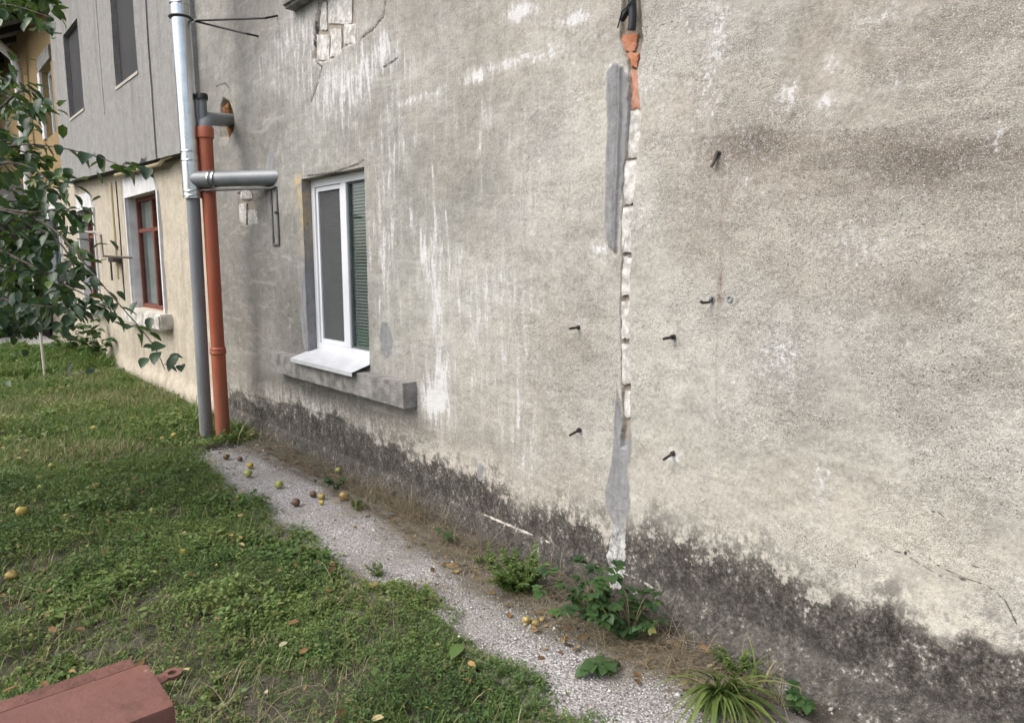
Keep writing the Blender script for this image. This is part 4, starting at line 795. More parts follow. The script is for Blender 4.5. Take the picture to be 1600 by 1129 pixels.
M['straw'] = leaf_mat('dry_straw', [(0.0, (0.11, 0.085, 0.058)), (0.5, (0.21, 0.165, 0.11)), (1.0, (0.34, 0.29, 0.21))], 0.8, 0.15)
M['tree_leaf'] = leaf_mat('fruit_tree_leaf', [(0.0, (0.014, 0.040, 0.020)), (0.5, (0.028, 0.068, 0.030)), (0.85, (0.055, 0.11, 0.035)), (1.0, (0.11, 0.17, 0.05))], 0.38, 0.28, spec=0.5)
M['bramble_leaf'] = leaf_mat('bramble_leaf', [(0.0, (0.030, 0.070, 0.026)), (0.6, (0.058, 0.115, 0.040)), (0.88, (0.10, 0.16, 0.055)), (1.0, (0.22, 0.21, 0.075))], 0.45, 0.35)
M['tuss_leaf'] = leaf_mat('strap_leaf', [(0.0, (0.06, 0.10, 0.03)), (0.5, (0.13, 0.18, 0.05)), (0.85, (0.20, 0.25, 0.08)), (1.0, (0.38, 0.32, 0.15))], 0.5, 0.35)
M['stem'] = simple('weed_stem', (0.09, 0.10, 0.04), (0.15, 0.12, 0.06), 20, 0.8)
M['bark'] = simple('bark', (0.06, 0.05, 0.042), (0.12, 0.10, 0.085), 20, 0.95, bump=1.0, bscale=60)
def rotm(yaw, pitch, roll):
    cy, sy, cp, sp, cr, sr = np.cos(yaw), np.sin(yaw), np.cos(pitch), np.sin(pitch), np.cos(roll), np.sin(roll)
    # x along the leaf, y across, z up : Rz(yaw) Ry(-pitch) Rx(roll)
    return np.stack([np.stack([cy*cp, -sy*cr - cy*sp*sr, sy*sr - cy*sp*cr], -1), np.stack([sy*cp, cy*cr - sy*sp*sr, -cy*sr - sy*sp*cr], -1), np.stack([sp, cp*sr, cp*cr], -1)], 1)
def leaf_cloud(P, L, Wd, yaw, pitch, roll, tint, shape='kite'):
    """many small folded leaves as one array: P base points"""
    if shape == 'kite': T_ = np.array([(0, 0, 0), (0.45, 0.5, 0.12), (1, 0, -0.06), (0.45, -0.5, 0.12)]); Fq = np.array([(0, 2, 1), (0, 3, 2)])
    elif shape == 'oval': T_ = np.array([(0, 0, 0), (0.25, 0.42, 0.07), (0.7, 0.40, 0.04), (1, 0, -0.10), (0.7, -0.40, 0.04), (0.25, -0.42, 0.07), (0.5, 0, -0.03)]); Fq = np.array([(6, 0, 5), (6, 5, 4), (6, 4, 3), (6, 3, 2), (6, 2, 1), (6, 1, 0)])
    n, k = len(P), len(T_); q = T_[None] * np.stack([L, Wd, L], -1)[:, None, :]
    V = np.einsum('nij,nkj->nki', rotm(yaw, pitch, roll), q) + P[:, None, :]
    F = (Fq[None] + (np.arange(n) * k)[:, None, None]).reshape(-1, 3)
    return V.reshape(-1, 3), F, np.repeat(tint, k)
def blade_cloud(P, H, Wd, yaw, lean, tint, curl=0.6):
    """curved grass blades, three triangles each"""
    n = len(P); dx, dy = np.cos(yaw), np.sin(yaw); sx_, sy_ = -dy, dx
    def at(t, wdt):
        out = lean * t + curl * lean * t * t; z = np.sqrt(np.clip(1 - 0.5 * (lean * t) ** 2, 0.15, 1)) * t
        c = P + np.stack([dx * out * H, dy * out * H, z * H], -1); o = np.stack([sx_ * wdt, sy_ * wdt, 0 * wdt], -1); return c, o
    c0, o0 = at(0.0, Wd / 2); c1, o1 = at(0.55, Wd * 0.42); c2, o2 = at(1.0, Wd * 0)
    V = np.stack([c0 - o0, c0 + o0, c1 - o1, c1 + o1, c2], 1).reshape(-1, 3)
    F = (np.array([(0, 1, 3), (0, 3, 2), (2, 3, 4)])[None] + (np.arange(n) * 5)[:, None, None]).reshape(-1, 3)
    return V, F, np.repeat(tint, 5)
def merge(parts):
    V, F, T_, b = [], [], [], 0
    for v, f, t_ in parts: V.append(v); F.append(f + b); T_.append(t_); b += len(v)
    return np.concatenate(V), np.concatenate(F), np.concatenate(T_)
U = RNG.uniform
BX0, BX1, BY0, BY1 = -0.75, 0.322, 1.30, 1.49
SIDE = False                      # True: the part of the lawn left of what the photograph shows
def lawn_points(n, y0, y1, left=-0.9, over=0.05):
    if SIDE: y = U(y0, y1, n); return 0.06 * y - 0.9 - 3.0 * U(0, 1, n), y
    y = U(y0, y1, n); lo = 0.06 * y + left; hi = np.where(y < PY1, xl(np.clip(y, 0, PY1)) + over, 2.40)
    hi = np.where(y < PY1, hi + 0.10 * (vnoise(y * 5, y * 0, 66) - 0.35), hi)
    x = lo + (hi - lo) * U(0, 1, n); x = np.where((y < PY1) & (U(0, 1, n) < .05), xl(np.clip(y, 0, PY1)) + U(-.02, .12, n), x); keep = U(0, 1, n) < (hi - lo) / 3.6
    keep &= y < 15.6
    return x[keep], y[keep]
def bare(x, y):                      # where the lawn is thin and dry
    n = fbm(x * 1.5, y * 1.5, 91, 4)
    spots = sum(a * np.exp(-(((x - ong(px, py_)[0]) / r) ** 2 + ((y - ong(px, py_)[1]) / (r * e)) ** 2)) for px, py_, r, e, a in [(440, 840, .13, 1.6, .6), (590, 1000, .16, 1.0, .5), (60, 700, .3, 2, .5), (130, 620, .4, 2, .4), (240, 590, .3, 3, .5), (430, 1090, .2, 1, .6), (400, 930, .1, 1, .4), (130, 830, .25, 1.2, .35), (20, 890, .2, 1, .3), (700, 1060, .14, .8, .4)])
    return np.clip(sstep(0.49, 0.66, n) * 0.85 + spots * 1.15, 0, 1)
def weeds(n_plants, y0, y1, leaves, Lm, hm, spread, over=0.05):
    x, y = lawn_points(n_plants, y0, y1, over=over); bb = bare(x, y); kp = U(0, 1, len(x)) > bb * 0.88; x, y, bb = x[kp], y[kp], bb[kp]
    if y0 < 2: 
        kp = ~((x > BX0 - .05) & (x < BX1 + .03) & (y > BY0 - .05) & (y < BY1 + .12)); x, y, bb = x[kp], y[kp], bb[kp]
    n = len(x); lush = fbm(x * 2.3 + 9, y * 2.3, 95); hh = hm * (0.15 + 1.7 * sstep(.25, .75, lush)) * U(0.6, 1.3, n)
    idx = np.repeat(np.arange(n), leaves); m = len(idx); t_ = U(0.15, 1, m); ang = U(0, 2 * np.pi, m); rad = spread * U(0.05, 1, m) * (1.1 - 0.6 * t_)
    P = np.stack([x[idx] + np.cos(ang) * rad * .6, y[idx] + np.sin(ang) * rad * .6, ground_z(x, y)[idx] + hh[idx] * t_], 1)
    kind = np.clip(fbm(x * 4 + 50, y * 4, 99) * 1.6 - .3 + U(-.25, .25, n), 0, 1)[idx]; L = Lm * U(0.5, 1.3, m) * np.where(kind > .8, 1.5, 1.0); Wd = L * np.where(kind < 0.4, 0.38, np.where(kind > .8, .72, 0.58))
    base = (-0.02 + 0.85 * fbm(x * 2.2, y * 2.2, 97) + U(-.12, .12, n) + 0.20 * sstep(5.5, 8.5, y) * sstep(.3, .6, fbm(x * 1.3, y * .8, 131)))[idx]; tint = base + U(-0.14, 0.14, m) + (t_ - .5) * 0.22
    dry = U(0, 1, m) < (0.015 + 0.22 * bb[idx]); tint = np.where(dry, U(0.84, 1, m), np.clip(tint, 0, 0.82))
    return leaf_cloud(P, L, Wd, ang, U(-0.35, 0.75, m), U(-.6, .6, m), tint)
def blades(n, y0, y1, H, Wd, left=-0.9, dryk=0.25, over=0.04):
    x, y = lawn_points(n, y0, y1, left, over); bb = bare(x, y); n = len(x)
    kp = ~((x > BX0 - .05) & (x < BX1 + .03) & (y > BY0 - .05) & (y < BY1 + .12)); x, y, bb = x[kp], y[kp], bb[kp]; n = len(x)
    cl = fbm(x * 5, y * 5, 101); tint = 0.15 + 0.5 * fbm(x * 2, y * 2, 103) + U(-.2, .2, n); dry = U(0, 1, n) < dryk * (0.15 + 1.1 * bb); tint = np.where(dry, U(.7, 1, n), np.clip(tint, 0, .68))
    return blade_cloud(np.stack([x, y, ground_z(x, y) - .004], 1), H * U(.4, 1.3, n) * (.5 + cl), Wd * U(.6, 1.3, n), U(0, 2 * np.pi, n), U(.1, 1.1, n), tint)
V, F, T_ = merge([weeds(23000, 0.9, 3.0, 15, 0.0145, 0.055, 0.030), weeds(22000, 3.0, 6.2, 11, 0.018, 0.06, 0.034), weeds(13000, 6.2, 12.5, 8, 0.027, 0.05, 0.05), weeds(5000, 12.5, 19, 7, 0.06, 0.07, 0.08)])
SIDE = True
V, F, T_ = merge([(V, F, T_), weeds(9000, 0.9, 4.5, 9, 0.022, 0.05, 0.035), weeds(9000, 4.5, 15.4, 7, 0.036, 0.055, 0.06)]); SIDE = False
lawn_leaf = arr_mesh('lawn_weeds', V, F, M['weed'], False, dict(tint=T_))
tag(add('lawn_weeds', lawn_leaf), 'low leafy green weeds covering the lawn', 'ground cover', kind='stuff')
V, F, T_ = merge([blades(27000, 0.9, 3.2, 0.065, 0.003), blades(28000, 3.2, 6.5, 0.07, 0.0038), blades(60000, 6.5, 12.5, 0.085, 0.006, dryk=.4)])
SIDE = True; V, F, T_ = merge([(V, F, T_), blades(14000, 0.9, 6, 0.07, 0.005), blades(16000, 6, 15.4, .09, .009)]); SIDE = False
tag(add('lawn_grass', arr_mesh('lawn_grass', V, F, M['blade'], False, dict(tint=T_))), 'thin grass blades, partly dry, growing through the lawn', 'grass', kind='stuff')
x, y = lawn_points(5000, 0.9, 9, over=0.02); bb = bare(x, y); kp = U(0, 1, len(x)) < 0.16 + bb * .8; x, y = x[kp], y[kp]; n = len(x)
kp = ~((x > BX0 - .1) & (x < BX1 + .08) & (y > BY0 - .1) & (y < BY1 + .15)); x, y = x[kp], y[kp]; n = len(x)
V, F, T_ = blade_cloud(np.stack([x, y, ground_z(x, y) + U(.005, .04, n)], 1), U(.04, .16, n), U(.0015, .003, n), U(0, 6.28, n), U(1.0, 1.5, n), U(0, 1, n))
V[:, 2] = np.minimum(V[:, 2], np.repeat(ground_z(x, y) + .075, 5))
tag(add('cut_straw', arr_mesh('cut_straw', V, F, M['straw'], False, dict(tint=T_))), 'dry cut grass stalks lying over the lawn', 'straw', kind='stuff')
# lush tall grass in the bed at the far end
n = 16000; x = U(-1.5, 2.42, n); y = U(11.7, 15.8, n); kp = (x > .06 * y - 1.6) & ~((x > 1.75) & (y > 15.2)); x, y = x[kp], y[kp]; n = len(x)
H = (0.06 + .20 * fbm(x * 1.2, y * 1.2, 105)) * U(.6, 1.3, n) * np.where((x > 2.0) & (y < 14), 1.5, 1.0)
V, F, T_ = blade_cloud(np.stack([x, y, ground_z(x, y)], 1), H, U(.007, .016, n), U(0, 6.28, n), U(.2, 1.0, n), np.clip(.35 * fbm(x * 3, y * 3, 107) + U(0, .3, n), 0, .6))
tag(add('tall_grass', arr_mesh('tall_grass', V, F, M['blade'], False, dict(tint=T_))), 'taller lush grass in the bed behind the low edging', 'grass', kind='stuff')
a, b_ = ong(30, 598, .04), ong(114, 588, .04)
o = rough_slab('bed_edging', (-0.04, 0, -.1), (0.04, 2.6, .06), M['concrete'], None, .08, .008, 4, .012); o.location = (a[0] - .9, a[1] - .05, 0); o.rotation_euler = (0, 0, -math.atan2(b_[0] - a[0], b_[1] - a[1])); tag(o, 'low grey edging strip in front of the tall grass', 'edging')
tag(MB().box((-3.0, 15.4, -.05), (2.3, 17.58, .075)).build('pavement', simple('pale_concrete_paving', (.34, .33, .32), (.44, .43, .42), 4, .9), None), kind='structure')

# strip of soil at the foot of the wall: dry grass and litter
def strip_pts(spots):
    X, Y_ = [], []
    for (px, py_, sx_, sy_, n) in spots:
        g = ong(px, py_, 0.03); X.append(RNG.normal(g[0] + .02, sx_, n)); Y_.append(RNG.normal(g[1], sy_, n))
    x, y = np.concatenate(X), np.concatenate(Y_); k = (x < 2.44); return x[k], y[k]
x, y = strip_pts([(600, 785, .04, .28, 250), (640, 800, .05, .2, 200), (700, 855, .04, .2, 170), (560, 775, .04, .2, 90), (660, 810, .04, .2, 90), (745, 860, .04, .12, 60), (520, 745, .06, .25, 70), (420, 690, .06, .35, 170), (380, 660, .06, .3, 130), (270, 630, .08, .6, 160), (230, 600, .07, .7, 140), (860, 905, .05, .12, 30), (1060, 1020, .04, .1, 30), (1180, 1090, .05, .12, 26), (560, 800, .05, .1, 50)]); n = len(x)
V, F, T_ = blade_cloud(np.stack([x, y, ground_z(x, y)], 1), U(.05, .22, n), U(.0012, .0026, n), U(0, 6.28, n), U(.05, 1.1, n), U(0, 1, n), 0.7)
tag(add('dry_grass', arr_mesh('dry_grass', V, F, M['straw'], False, dict(tint=T_))), 'dry brown grass standing along the foot of the wall', 'grass', kind='stuff')
x, y = strip_pts([(600, 800, .08, .5, 500), (470, 725, .09, .45, 600), (700, 870, .07, .4, 420), (860, 955, .06, .3, 420), (1030, 1030, .07, .2, 380), (960, 1010, .05, .2, 200), (1120, 1080, .08, .15, 80), (700, 930, .14, .14, 60), (640, 870, .2, .6, 90)]); n = len(x)
V, F, T_ = blade_cloud(np.stack([x, y, np.maximum(ground_z(x, y), .016) + U(.004, .03, n)], 1), U(.03, .15, n), U(.0015, .003, n), U(0, 6.28, n), U(1.2, 1.5, n), U(0, 1, n)); V[:, 2] = np.minimum(V[:, 2], np.repeat(np.maximum(ground_z(x, y), .016) + .04, 5))
tag(add('straw_litter', arr_mesh('straw_litter', V, F, M['straw'], False, dict(tint=T_))), 'loose dry stalks lying along the kerb and path edge', 'straw', kind='stuff')
# fallen leaves
x1, y1 = strip_pts([(680, 870, .07, .3, 40), (560, 790, .07, .3, 40), (1080, 1060, .07, .12, 26), (870, 985, .06, .2, 40), (1000, 1025, .06, .15, 26), (440, 715, .08, .3, 44), (280, 690, .12, .4, 26)]); x2, y2 = lawn_points(700, 1.2, 9)
x, y = np.concatenate([x1, x2]), np.concatenate([y1, y2]); n = len(x); L = U(.02, .055, n)
zf = np.where(np.arange(n) < len(x1), np.maximum(ground_z(x, y), .014) + .008, ground_z(x, y) + .045)
M['litter'] = leaf_mat('dead_leaf', [(0.0, (.10, .05, .025)), (.5, (.24, .13, .06)), (.8, (.42, .30, .12)), (1, (.42, .40, .26))], .75, .15)
V, F, T_ = leaf_cloud(np.stack([x, y, zf], 1), L, L * .6, U(0, 6.28, n), U(-.2, .4, n), U(-.7, .7, n), U(0, 1, n), 'oval')
tag(add('leaf_litter', arr_mesh('leaf_litter', V, F, M['litter'], False, dict(tint=T_))), 'brown and yellow fallen leaves scattered on path edge and lawn', 'leaves', kind='stuff')
# loose gravel on the path and in the strip
n = 15000; y = U(0.9, 6.1, n) ** 1.0; x = xl(y) - .02 + U(0, 1, n) * (2.43 - xl(y)); kp = U(0, 1, n) < np.where(y < 3, 1, .45) * np.where(x > 2.2, .35, 1) * sstep(.3, .6, fbm(x * 4, y * 4, 111)); x, y = x[kp], y[kp]; n = len(x)
s = U(.0022, .0055, n) * np.where(U(0, 1, n) > .985, 2.6, 1); O = np.array([(1, 0, 0), (-1, 0, 0), (0, 1, 0), (0, -1, 0), (0, 0, .7), (0, 0, -.7)]); Fo = np.array([(0, 2, 4), (2, 1, 4), (1, 3, 4), (3, 0, 4), (2, 0, 5), (1, 2, 5), (3, 1, 5), (0, 3, 5)])
V = np.einsum('nij,nkj->nki', rotm(U(0, 6.28, n), U(-.5, .5, n), U(-.5, .5, n)), O[None] * (s[:, None] * U(.6, 1.2, (n, 3)))[:, None, :])
zp = np.where(x > 2.19, ground_z(x, y), .014 + (fbm(x * 2, y * 2, 52) - .5) * .02); V = (V + np.stack([x, y, zp + s * .25], 1)[:, None, :]).reshape(-1, 3)
M['stone'] = leaf_mat('gravel_stone', [(0, (.12, .115, .115)), (.4, (.33, .32, .32)), (.8, (.58, .56, .55)), (1, (.80, .79, .78))], .8, 0.0)
tag(add('gravel', arr_mesh('gravel', V, (Fo[None] + (np.arange(n) * 6)[:, None, None]).reshape(-1, 3), M['stone'], False, dict(tint=np.repeat(U(0, 1, n), 6)))), 'loose grey and white gravel on the path', 'gravel', kind='stuff')
# ------------------------------------------------------------------ single plants
def leaf_mesh(name, mat, n=6, wide=0.6, serr=0.0, droop=0.15, fold=0.12, tint=0.5, lobes=0):
    """one real leaf, base at the origin, tip along +x, unit length"""
    V, F = [(0, 0, 0)], []; 
    ts = np.linspace(0, 1, n + 1)[1:-1]
    for i, t_ in enumerate(ts):
        wv = wide * 0.5 * (math.sin(math.pi * t_ ** 0.85) ** 0.8) * (1 + serr * (1 if i % 2 else -1)); z = -droop * t_ * t_
        V += [(t_, 0, z), (t_ - 0.03, wv, z + fold * wv * 2), (t_ - 0.03, -wv, z + fold * wv * 2)]
    V.append((1, 0, -droop)); k = len(ts); tip = len(V) - 1
    F += [(0, 1, 2), (0, 3, 1)]
    for i in range(k - 1):
        a = 1 + 3 * i; b = a + 3; F += [(a, b, b + 1), (a, b + 1, a + 1), (a, a + 2, b + 2), (a, b + 2, b)]
    a = 1 + 3 * (k - 1); F += [(a, tip, a + 1), (a, a + 2, tip)]
    return arr_mesh(name, V, F, mat, True, dict(tint=np.full(len(V), tint)))
def place_leaf(me, parent, pos, yaw, pitch, roll, L, name='leaf'):
    m = rotm(np.array([yaw]), np.array([pitch]), np.array([roll]))[0]; e = Matrix([list(r) for r in m]).to_euler()
    return add(name, me, parent, tuple(pos), tuple(e), (L, L, L))
BL = [leaf_mesh('bramble_leaf', M['bramble_leaf'], 9, 0.78, 0.09, 0.22, 0.12, t_) for t_ in (0.05, 0.25, 0.45, 0.6, 0.75, 0.98)]
def bramble(px, py, label, stems, hmax, spread, nleaf, L, seed, z0=0.02, fan=None):
    rnd = random.Random(seed); g = ong(px, py, z0); root = empty('bramble_plant', (g[0], g[1], z0 - .02), label, 'plant')
    for s in range(stems):
        az = rnd.uniform(0, 6.28) if fan is None else fan[0] + rnd.uniform(-1, 1) * fan[1]; H = hmax * rnd.uniform(.35, 1); Rr = spread * rnd.uniform(.3, 1)
        pts = [(g[0] + math.cos(az) * Rr * t_ ** 1.3 * 1.0, g[1] + math.sin(az) * Rr * t_ ** 1.3, z0 - .02 + H * math.sin(min(1, t_ * 1.05) * 1.75) / 1.0) for t_ in np.linspace(0, 1, 8)]
        pts = [(min(p_[0], D0 - 0.06), p_[1], max(p_[2], .03)) for p_ in pts]
        MB().tube(pts, [0.0032 - .0018 * i / 7 for i in range(8)], 6).build('stem', M['stem'], root, smooth=True)
        for k in range(nleaf):
            i = rnd.uniform(1.6, 7); j = int(min(6, i)); p_ = np.array(pts[j]) + (np.array(pts[j + 1]) - np.array(pts[j])) * (i - j); ya = az + rnd.choice((-1, 1)) * rnd.uniform(.3, 1.4); off = rnd.uniform(.0, .03)
            c = p_ + np.array([math.cos(ya) * off, math.sin(ya) * off, rnd.uniform(0, .02)]); c[0] = min(c[0], D0 - .07)
            l = L * rnd.uniform(.65, 1.15); me = BL[min(5, int(abs(rnd.gauss(2.2, 1.3))))]
            for d_ in (0, 1.15, -1.15): place_leaf(me, root, c, ya + d_ + rnd.uniform(-.2, .2), rnd.uniform(-.45, .25), rnd.uniform(-.4, .4), l * (1 if d_ == 0 else .85))
    return root
bramble(925, 970, 'leafy bramble sprawling at the foot of the grey mortar seam', 15, 0.31, 0.27, 5, 0.052, 11, 0.02)
bramble(985, 1000, 'darker bramble clump hugging the wall right of the mortar seam', 14, 0.20, 0.20, 6, 0.045, 12, 0.02)
bramble(945, 1030, 'low bramble shoot creeping out over the gravel path', 4, 0.06, 0.17, 5, 0.056, 13, 0.02, (3.9, .5))
bramble(1252, 1115, 'small bramble sprig right of the strap-leaved tussock', 4, 0.12, 0.07, 4, 0.042, 14, 0.03)
bramble(690, 850, 'small bright weed in dry grass below the wall', 4, 0.10, 0.08, 3, 0.035, 15, 0.03)
bramble(362, 688, 'green weed growing at the foot of the orange pipe', 5, 0.12, 0.12, 4, 0.05, 16, 0.0)
bramble(525, 765, 'green weed at the kerb beside a rotten yellow pear', 5, 0.11, 0.09, 4, 0.04, 17, 0.03)
# feathery weed clump left of the bramble, and small ones
def fern_weed(px, py, label, n, H, spread, L, seed, z0=0.02):
    spread *= 1.25; n = int(n * .8)
    rg = np.random.default_rng(seed); g = ong(px, py, z0); root = empty('feathery_weed', (g[0], g[1], z0 - .02), label, 'plant'); PP = []
    for s in range(n):
        az = rg.uniform(0, 6.28); r_ = spread * rg.uniform(.2, 1); h_ = H * rg.uniform(.5, 1); pts = [(min(D0 - .05, g[0] + math.cos(az) * r_ * t_), g[1] + math.sin(az) * r_ * t_, z0 - .02 + h_ * (t_ - .28 * t_ * t_) * 1.35) for t_ in np.linspace(0, 1, 6)]
        MB().tube(pts, [.0024 - .0014 * i / 5 for i in range(6)], 5).build('stem', M['stem'], root)
        for t_ in np.linspace(.2, 1, 13):
            i = t_ * 5; j = int(min(4, i)); p_ = np.array(pts[j]) + (np.array(pts[j + 1]) - np.array(pts[j])) * (i - j)
            for sd in (-1, 1):
                for q in range(2): PP.append((*(p_ + rg.normal(0, .004, 3)), L * (1.15 - .6 * t_) * rg.uniform(.7, 1.2), az + sd * rg.uniform(.6, 1.3), rg.uniform(-.2, .6), rg.uniform(-.5, .5), rg.uniform(.35, 1.0)))
    PP = np.array(PP); V, F, T_ = leaf_cloud(PP[:, :3], PP[:, 3], PP[:, 3] * .36, PP[:, 4], PP[:, 5], PP[:, 6], PP[:, 7])
    tag(add('foliage', arr_mesh('foliage', V, F, M['weed'], False, dict(tint=T_ * .75)), root), kind='stuff')
fern_weed(812, 925, 'dense feathery green weed at the path edge left of the bramble', 40, .22, .14, .045, 21)
fern_weed(760, 885, 'thin dry-edged weed tuft before the wall, left of the feathery clump', 8, .14, .08, .03, 22)
fern_weed(590, 895, 'upright feathery weed at the lawn edge beside the gravel', 6, .11, .07, .028, 23)
fern_weed(1150, 1050, 'dark little weed behind the strap-leaved tussock', 9, .14, .08, .034, 24)
fern_weed(560, 795, 'small dark green weed cushion on the path by brown fruit', 10, .09, .06, .026, 25)
bramble(150, 572, 'shrubby weed at the foot of the beige wall behind the leaves', 12, .75, .35, 5, .11, 18, 0.0)
bramble(112, 560, 'shrubby weed farther along the beige wall foot', 10, .7, .4, 5, .12, 19, 0.0)
# strap-leaved tussock
def tussock(px, py, label, n, L, wd, seed, fan=(0, 3.14), mat='tuss_leaf', z0=0.02, up=(.35, 1.2)):
    rnd = random.Random(seed); g = ong(px, py, z0); root = empty('grass_tussock', (g[0], g[1], z0 - .02), label, 'plant')
    for s in range(n):
        az = fan[0] + rnd.uniform(-1, 1) * fan[1]; el = rnd.uniform(*up); l = L * rnd.uniform(.5, 1.1); w_ = wd * rnd.uniform(.6, 1.2); k = 8; V = []; p_ = np.array([g[0] + rnd.gauss(0, .02), g[1] + rnd.gauss(0, .02), z0 - .015]); d_ = el
        for i in range(k + 1):
            t_ = i / k; ww = w_ * (1 - t_ ** 2.2) * .5 + .0003; sd = np.array([-math.sin(az), math.cos(az), 0]) * ww; dn = np.array([0, 0, -ww * .5]); V += [p_ - sd, p_ + dn, p_ + sd]
            p_ = p_ + np.array([math.cos(az) * math.cos(d_), math.sin(az) * math.cos(d_), math.sin(d_)]) * l / k; d_ -= rnd.uniform(.10, .30) * (1.6 - el * .6)
            p_[2] = max(p_[2], .018); p_[0] = min(p_[0], D0 - .05)
        F = []
        for i in range(k): a = i * 3; F += [(a, a + 1, a + 4, a + 3), (a + 1, a + 2, a + 5, a + 4)]
        add('leaf', arr_mesh('strap_leaf', V, F, M[mat], True, dict(tint=np.full(len(V), np.clip(rnd.gauss(.5, .28), 0, 1)))), root)
tussock(1128, 1082, 'yellow-green strap-leaved tussock spilling over the kerb', 95, 0.30, .0145, 31, (3.9, 1.25), z0=.05, up=(.4, 1.35))
tussock(1185, 1060, 'dark upright blades at the wall behind the tussock', 14, 0.20, .008, 32, (1.0, 3.1), 'blade', .04, (.9, 1.5))
tussock(306, 665, 'bright arching leaf clump at the foot of the grey pipe', 46, 0.42, .016, 33, (0, 3.14), 'tuss_leaf', 0, (.6, 1.45))
tussock(375, 690, 'mixed green grass clump between orange pipe and wall', 40, 0.30, .009, 34, (0, 3.14), 'blade', 0, (.7, 1.5))
tussock(150, 575, 'tall pale grass clump at the corner of the bed', 50, 0.55, .017, 35, (0, 3.14), 'blade', 0, (.7, 1.5))
tussock(20, 590, 'grass clump at the left end of the bed edging', 40, 0.45, .017, 36, (0, 3.14), 'blade', 0, (.6, 1.4))
# one large-leaved weed and a few big leaves in the lawn
WL = [leaf_mesh('big_leaf', M['weed'], 8, .55, .04, .25, .10, t_) for t_ in (.45, .6, .72)]
for (px, py, lb, n, L, sd) in [(165, 905, 'broad pale green leaf rosette in the middle of the lawn', 6, .088, 1), (85, 965, 'large soft-leaved weed near the lawn centre, closer to the metal box', 6, .07, 2), (230, 960, 'dark broad-leaved weed just right of the pale rosette', 5, .05, 5), (720, 1010, 'broad green leaf lying at the lawn edge by the gravel', 1, .10, 3), (590, 1045, 'pale fallen ivy-like leaf lying on dry lawn', 1, .06, 4)]:
    rnd = random.Random(sd); g = ong(px, py, .04); root = empty('broadleaf_weed' if n > 2 else 'fallen_leaf', (g[0], g[1], 0), lb, 'plant' if n > 2 else 'leaf'); 
    if n > 2: MB().tube([(g[0], g[1], 0), (g[0], g[1], .05)], .003, 6).build('stem', M['stem'], root)
    for k in range(n): place_leaf(WL[k % 3], root, (g[0], g[1], .052 + .004 * k), -2.4 + k * 6.28 / max(n, 1) + rnd.uniform(-.4, .4), rnd.uniform(-.1, .3), rnd.uniform(-.3, .3), L * rnd.uniform(.7, 1.15))

# ------------------------------------------------------------------ fallen fruit
def fruit_mat(name, a, b_, spots):
    t = NT(name); n = t.noise(18, 4); c = t.mix(t.mr(n, .4, .62), a, b_); c = t.mix(t.mr(t.noise(45, 3), .56, .64, 0, .8), c, spots); return t.done(t.bsdf(c, .45, 0, t.bump(t.noise(60, 3), .004, .4), .4))
FM = {'green': fruit_mat('green_pear', (.27, .32, .08), (.36, .37, .11), (.18, .15, .05)), 'yellow': fruit_mat('yellow_pear', (.44, .36, .08), (.38, .27, .07), (.16, .09, .03)), 'brown': fruit_mat('rotten_pear', (.10, .058, .034), (.145, .085, .05), (.05, .028, .02)), 'mixed': fruit_mat('half_rotten_pear', (.36, .28, .085), (.26, .165, .055), (.10, .05, .025)), 'olive': fruit_mat('dark_pear', (.13, .09, .03), (.19, .13, .04), (.05, .03, .02))}
def fruit(px, py, col, r, label, long=1.25, z=None, seed=0):
    rnd = random.Random(seed * 7 + 3); base = 0.016 if z is None else z; g = ong(px, py, base + r * .8); root = empty('pear', (g[0], g[1], base), label, 'fruit', 'fallen pears')
    bm = bmesh.new(); bmesh.ops.create_uvsphere(bm, u_segments=20, v_segments=14, radius=1)
    from mathutils import noise as mn
    for v in bm.verts:
        zz = v.co.z; k = 1.0 - .30 * max(0, zz) ** 1.3; nz = .07 * mn.noise(v.co * 1.6 + Vector((seed, 0, 0)))
        v.co = Vector((v.co.x * k * (1 + nz), v.co.y * k * (1 + nz), zz * (long if zz > 0 else .92) + (-.14 if zz > .97 else 0))) * r
    for f in bm.faces: f.smooth = True
    m = bpy.data.meshes.new('pear_flesh'); bm.to_mesh(m); bm.free(); m.materials.append(FM[col])
    rot = Matrix.Rotation(rnd.uniform(0, 6.28), 3, 'Z') @ Matrix.Rotation(rnd.uniform(1.1, 1.6), 3, 'X')
    e = tuple(rot.to_euler()); add('flesh', m, root, (g[0], g[1], base + r * .93), e)
    top = Vector((g[0], g[1], base + r * .93)) + rot @ Vector((0, 0, r * (long - .12))); tip = top + rot @ Vector((.004, .002, r * .45)); MB().tube([top, tip], .0018, 6).build('stalk', M['bark'], root)
FR = [(387, 740, 'green', .040, 'green pear on the path, in front of a yellow one'), (391, 727, 'yellow', .034, 'yellow pear touching the green pear behind it on the path'), (436, 757, 'green', .040, 'lone pale green pear lying on open gravel'), (463, 785, 'brown', .036, 'brown rotten pear alone on the gravel'), (489, 772, 'brown', .032, 'brown rotten pear at the kerb, left one of two'), (503, 776, 'mixed', .032, 'half brown pear at the kerb, right one of two'),
      (353, 714, 'olive', .033, 'dark olive-brown pear at the start of the path'), (375, 717, 'brown', .028, 'small brown pear behind the yellow one near the pipe'), (536, 776, 'mixed', .040, 'half rotten yellow pear under the kerb weed'), (502, 785, 'yellow', .022, 'tiny yellowish fruit before the pair of brown ones'), (528, 735, 'green', .030, 'green pear lying among dry stalks at the wall foot'),
      (822, 969, 'yellow', .022, 'bright yellow-green pear on gravel by the bramble'), (836, 974, 'mixed', .020, 'rotten brownish pear beside the bright one at the bramble'), (847, 968, 'mixed', .017, 'shrivelled pear half hidden under bramble leaves')]
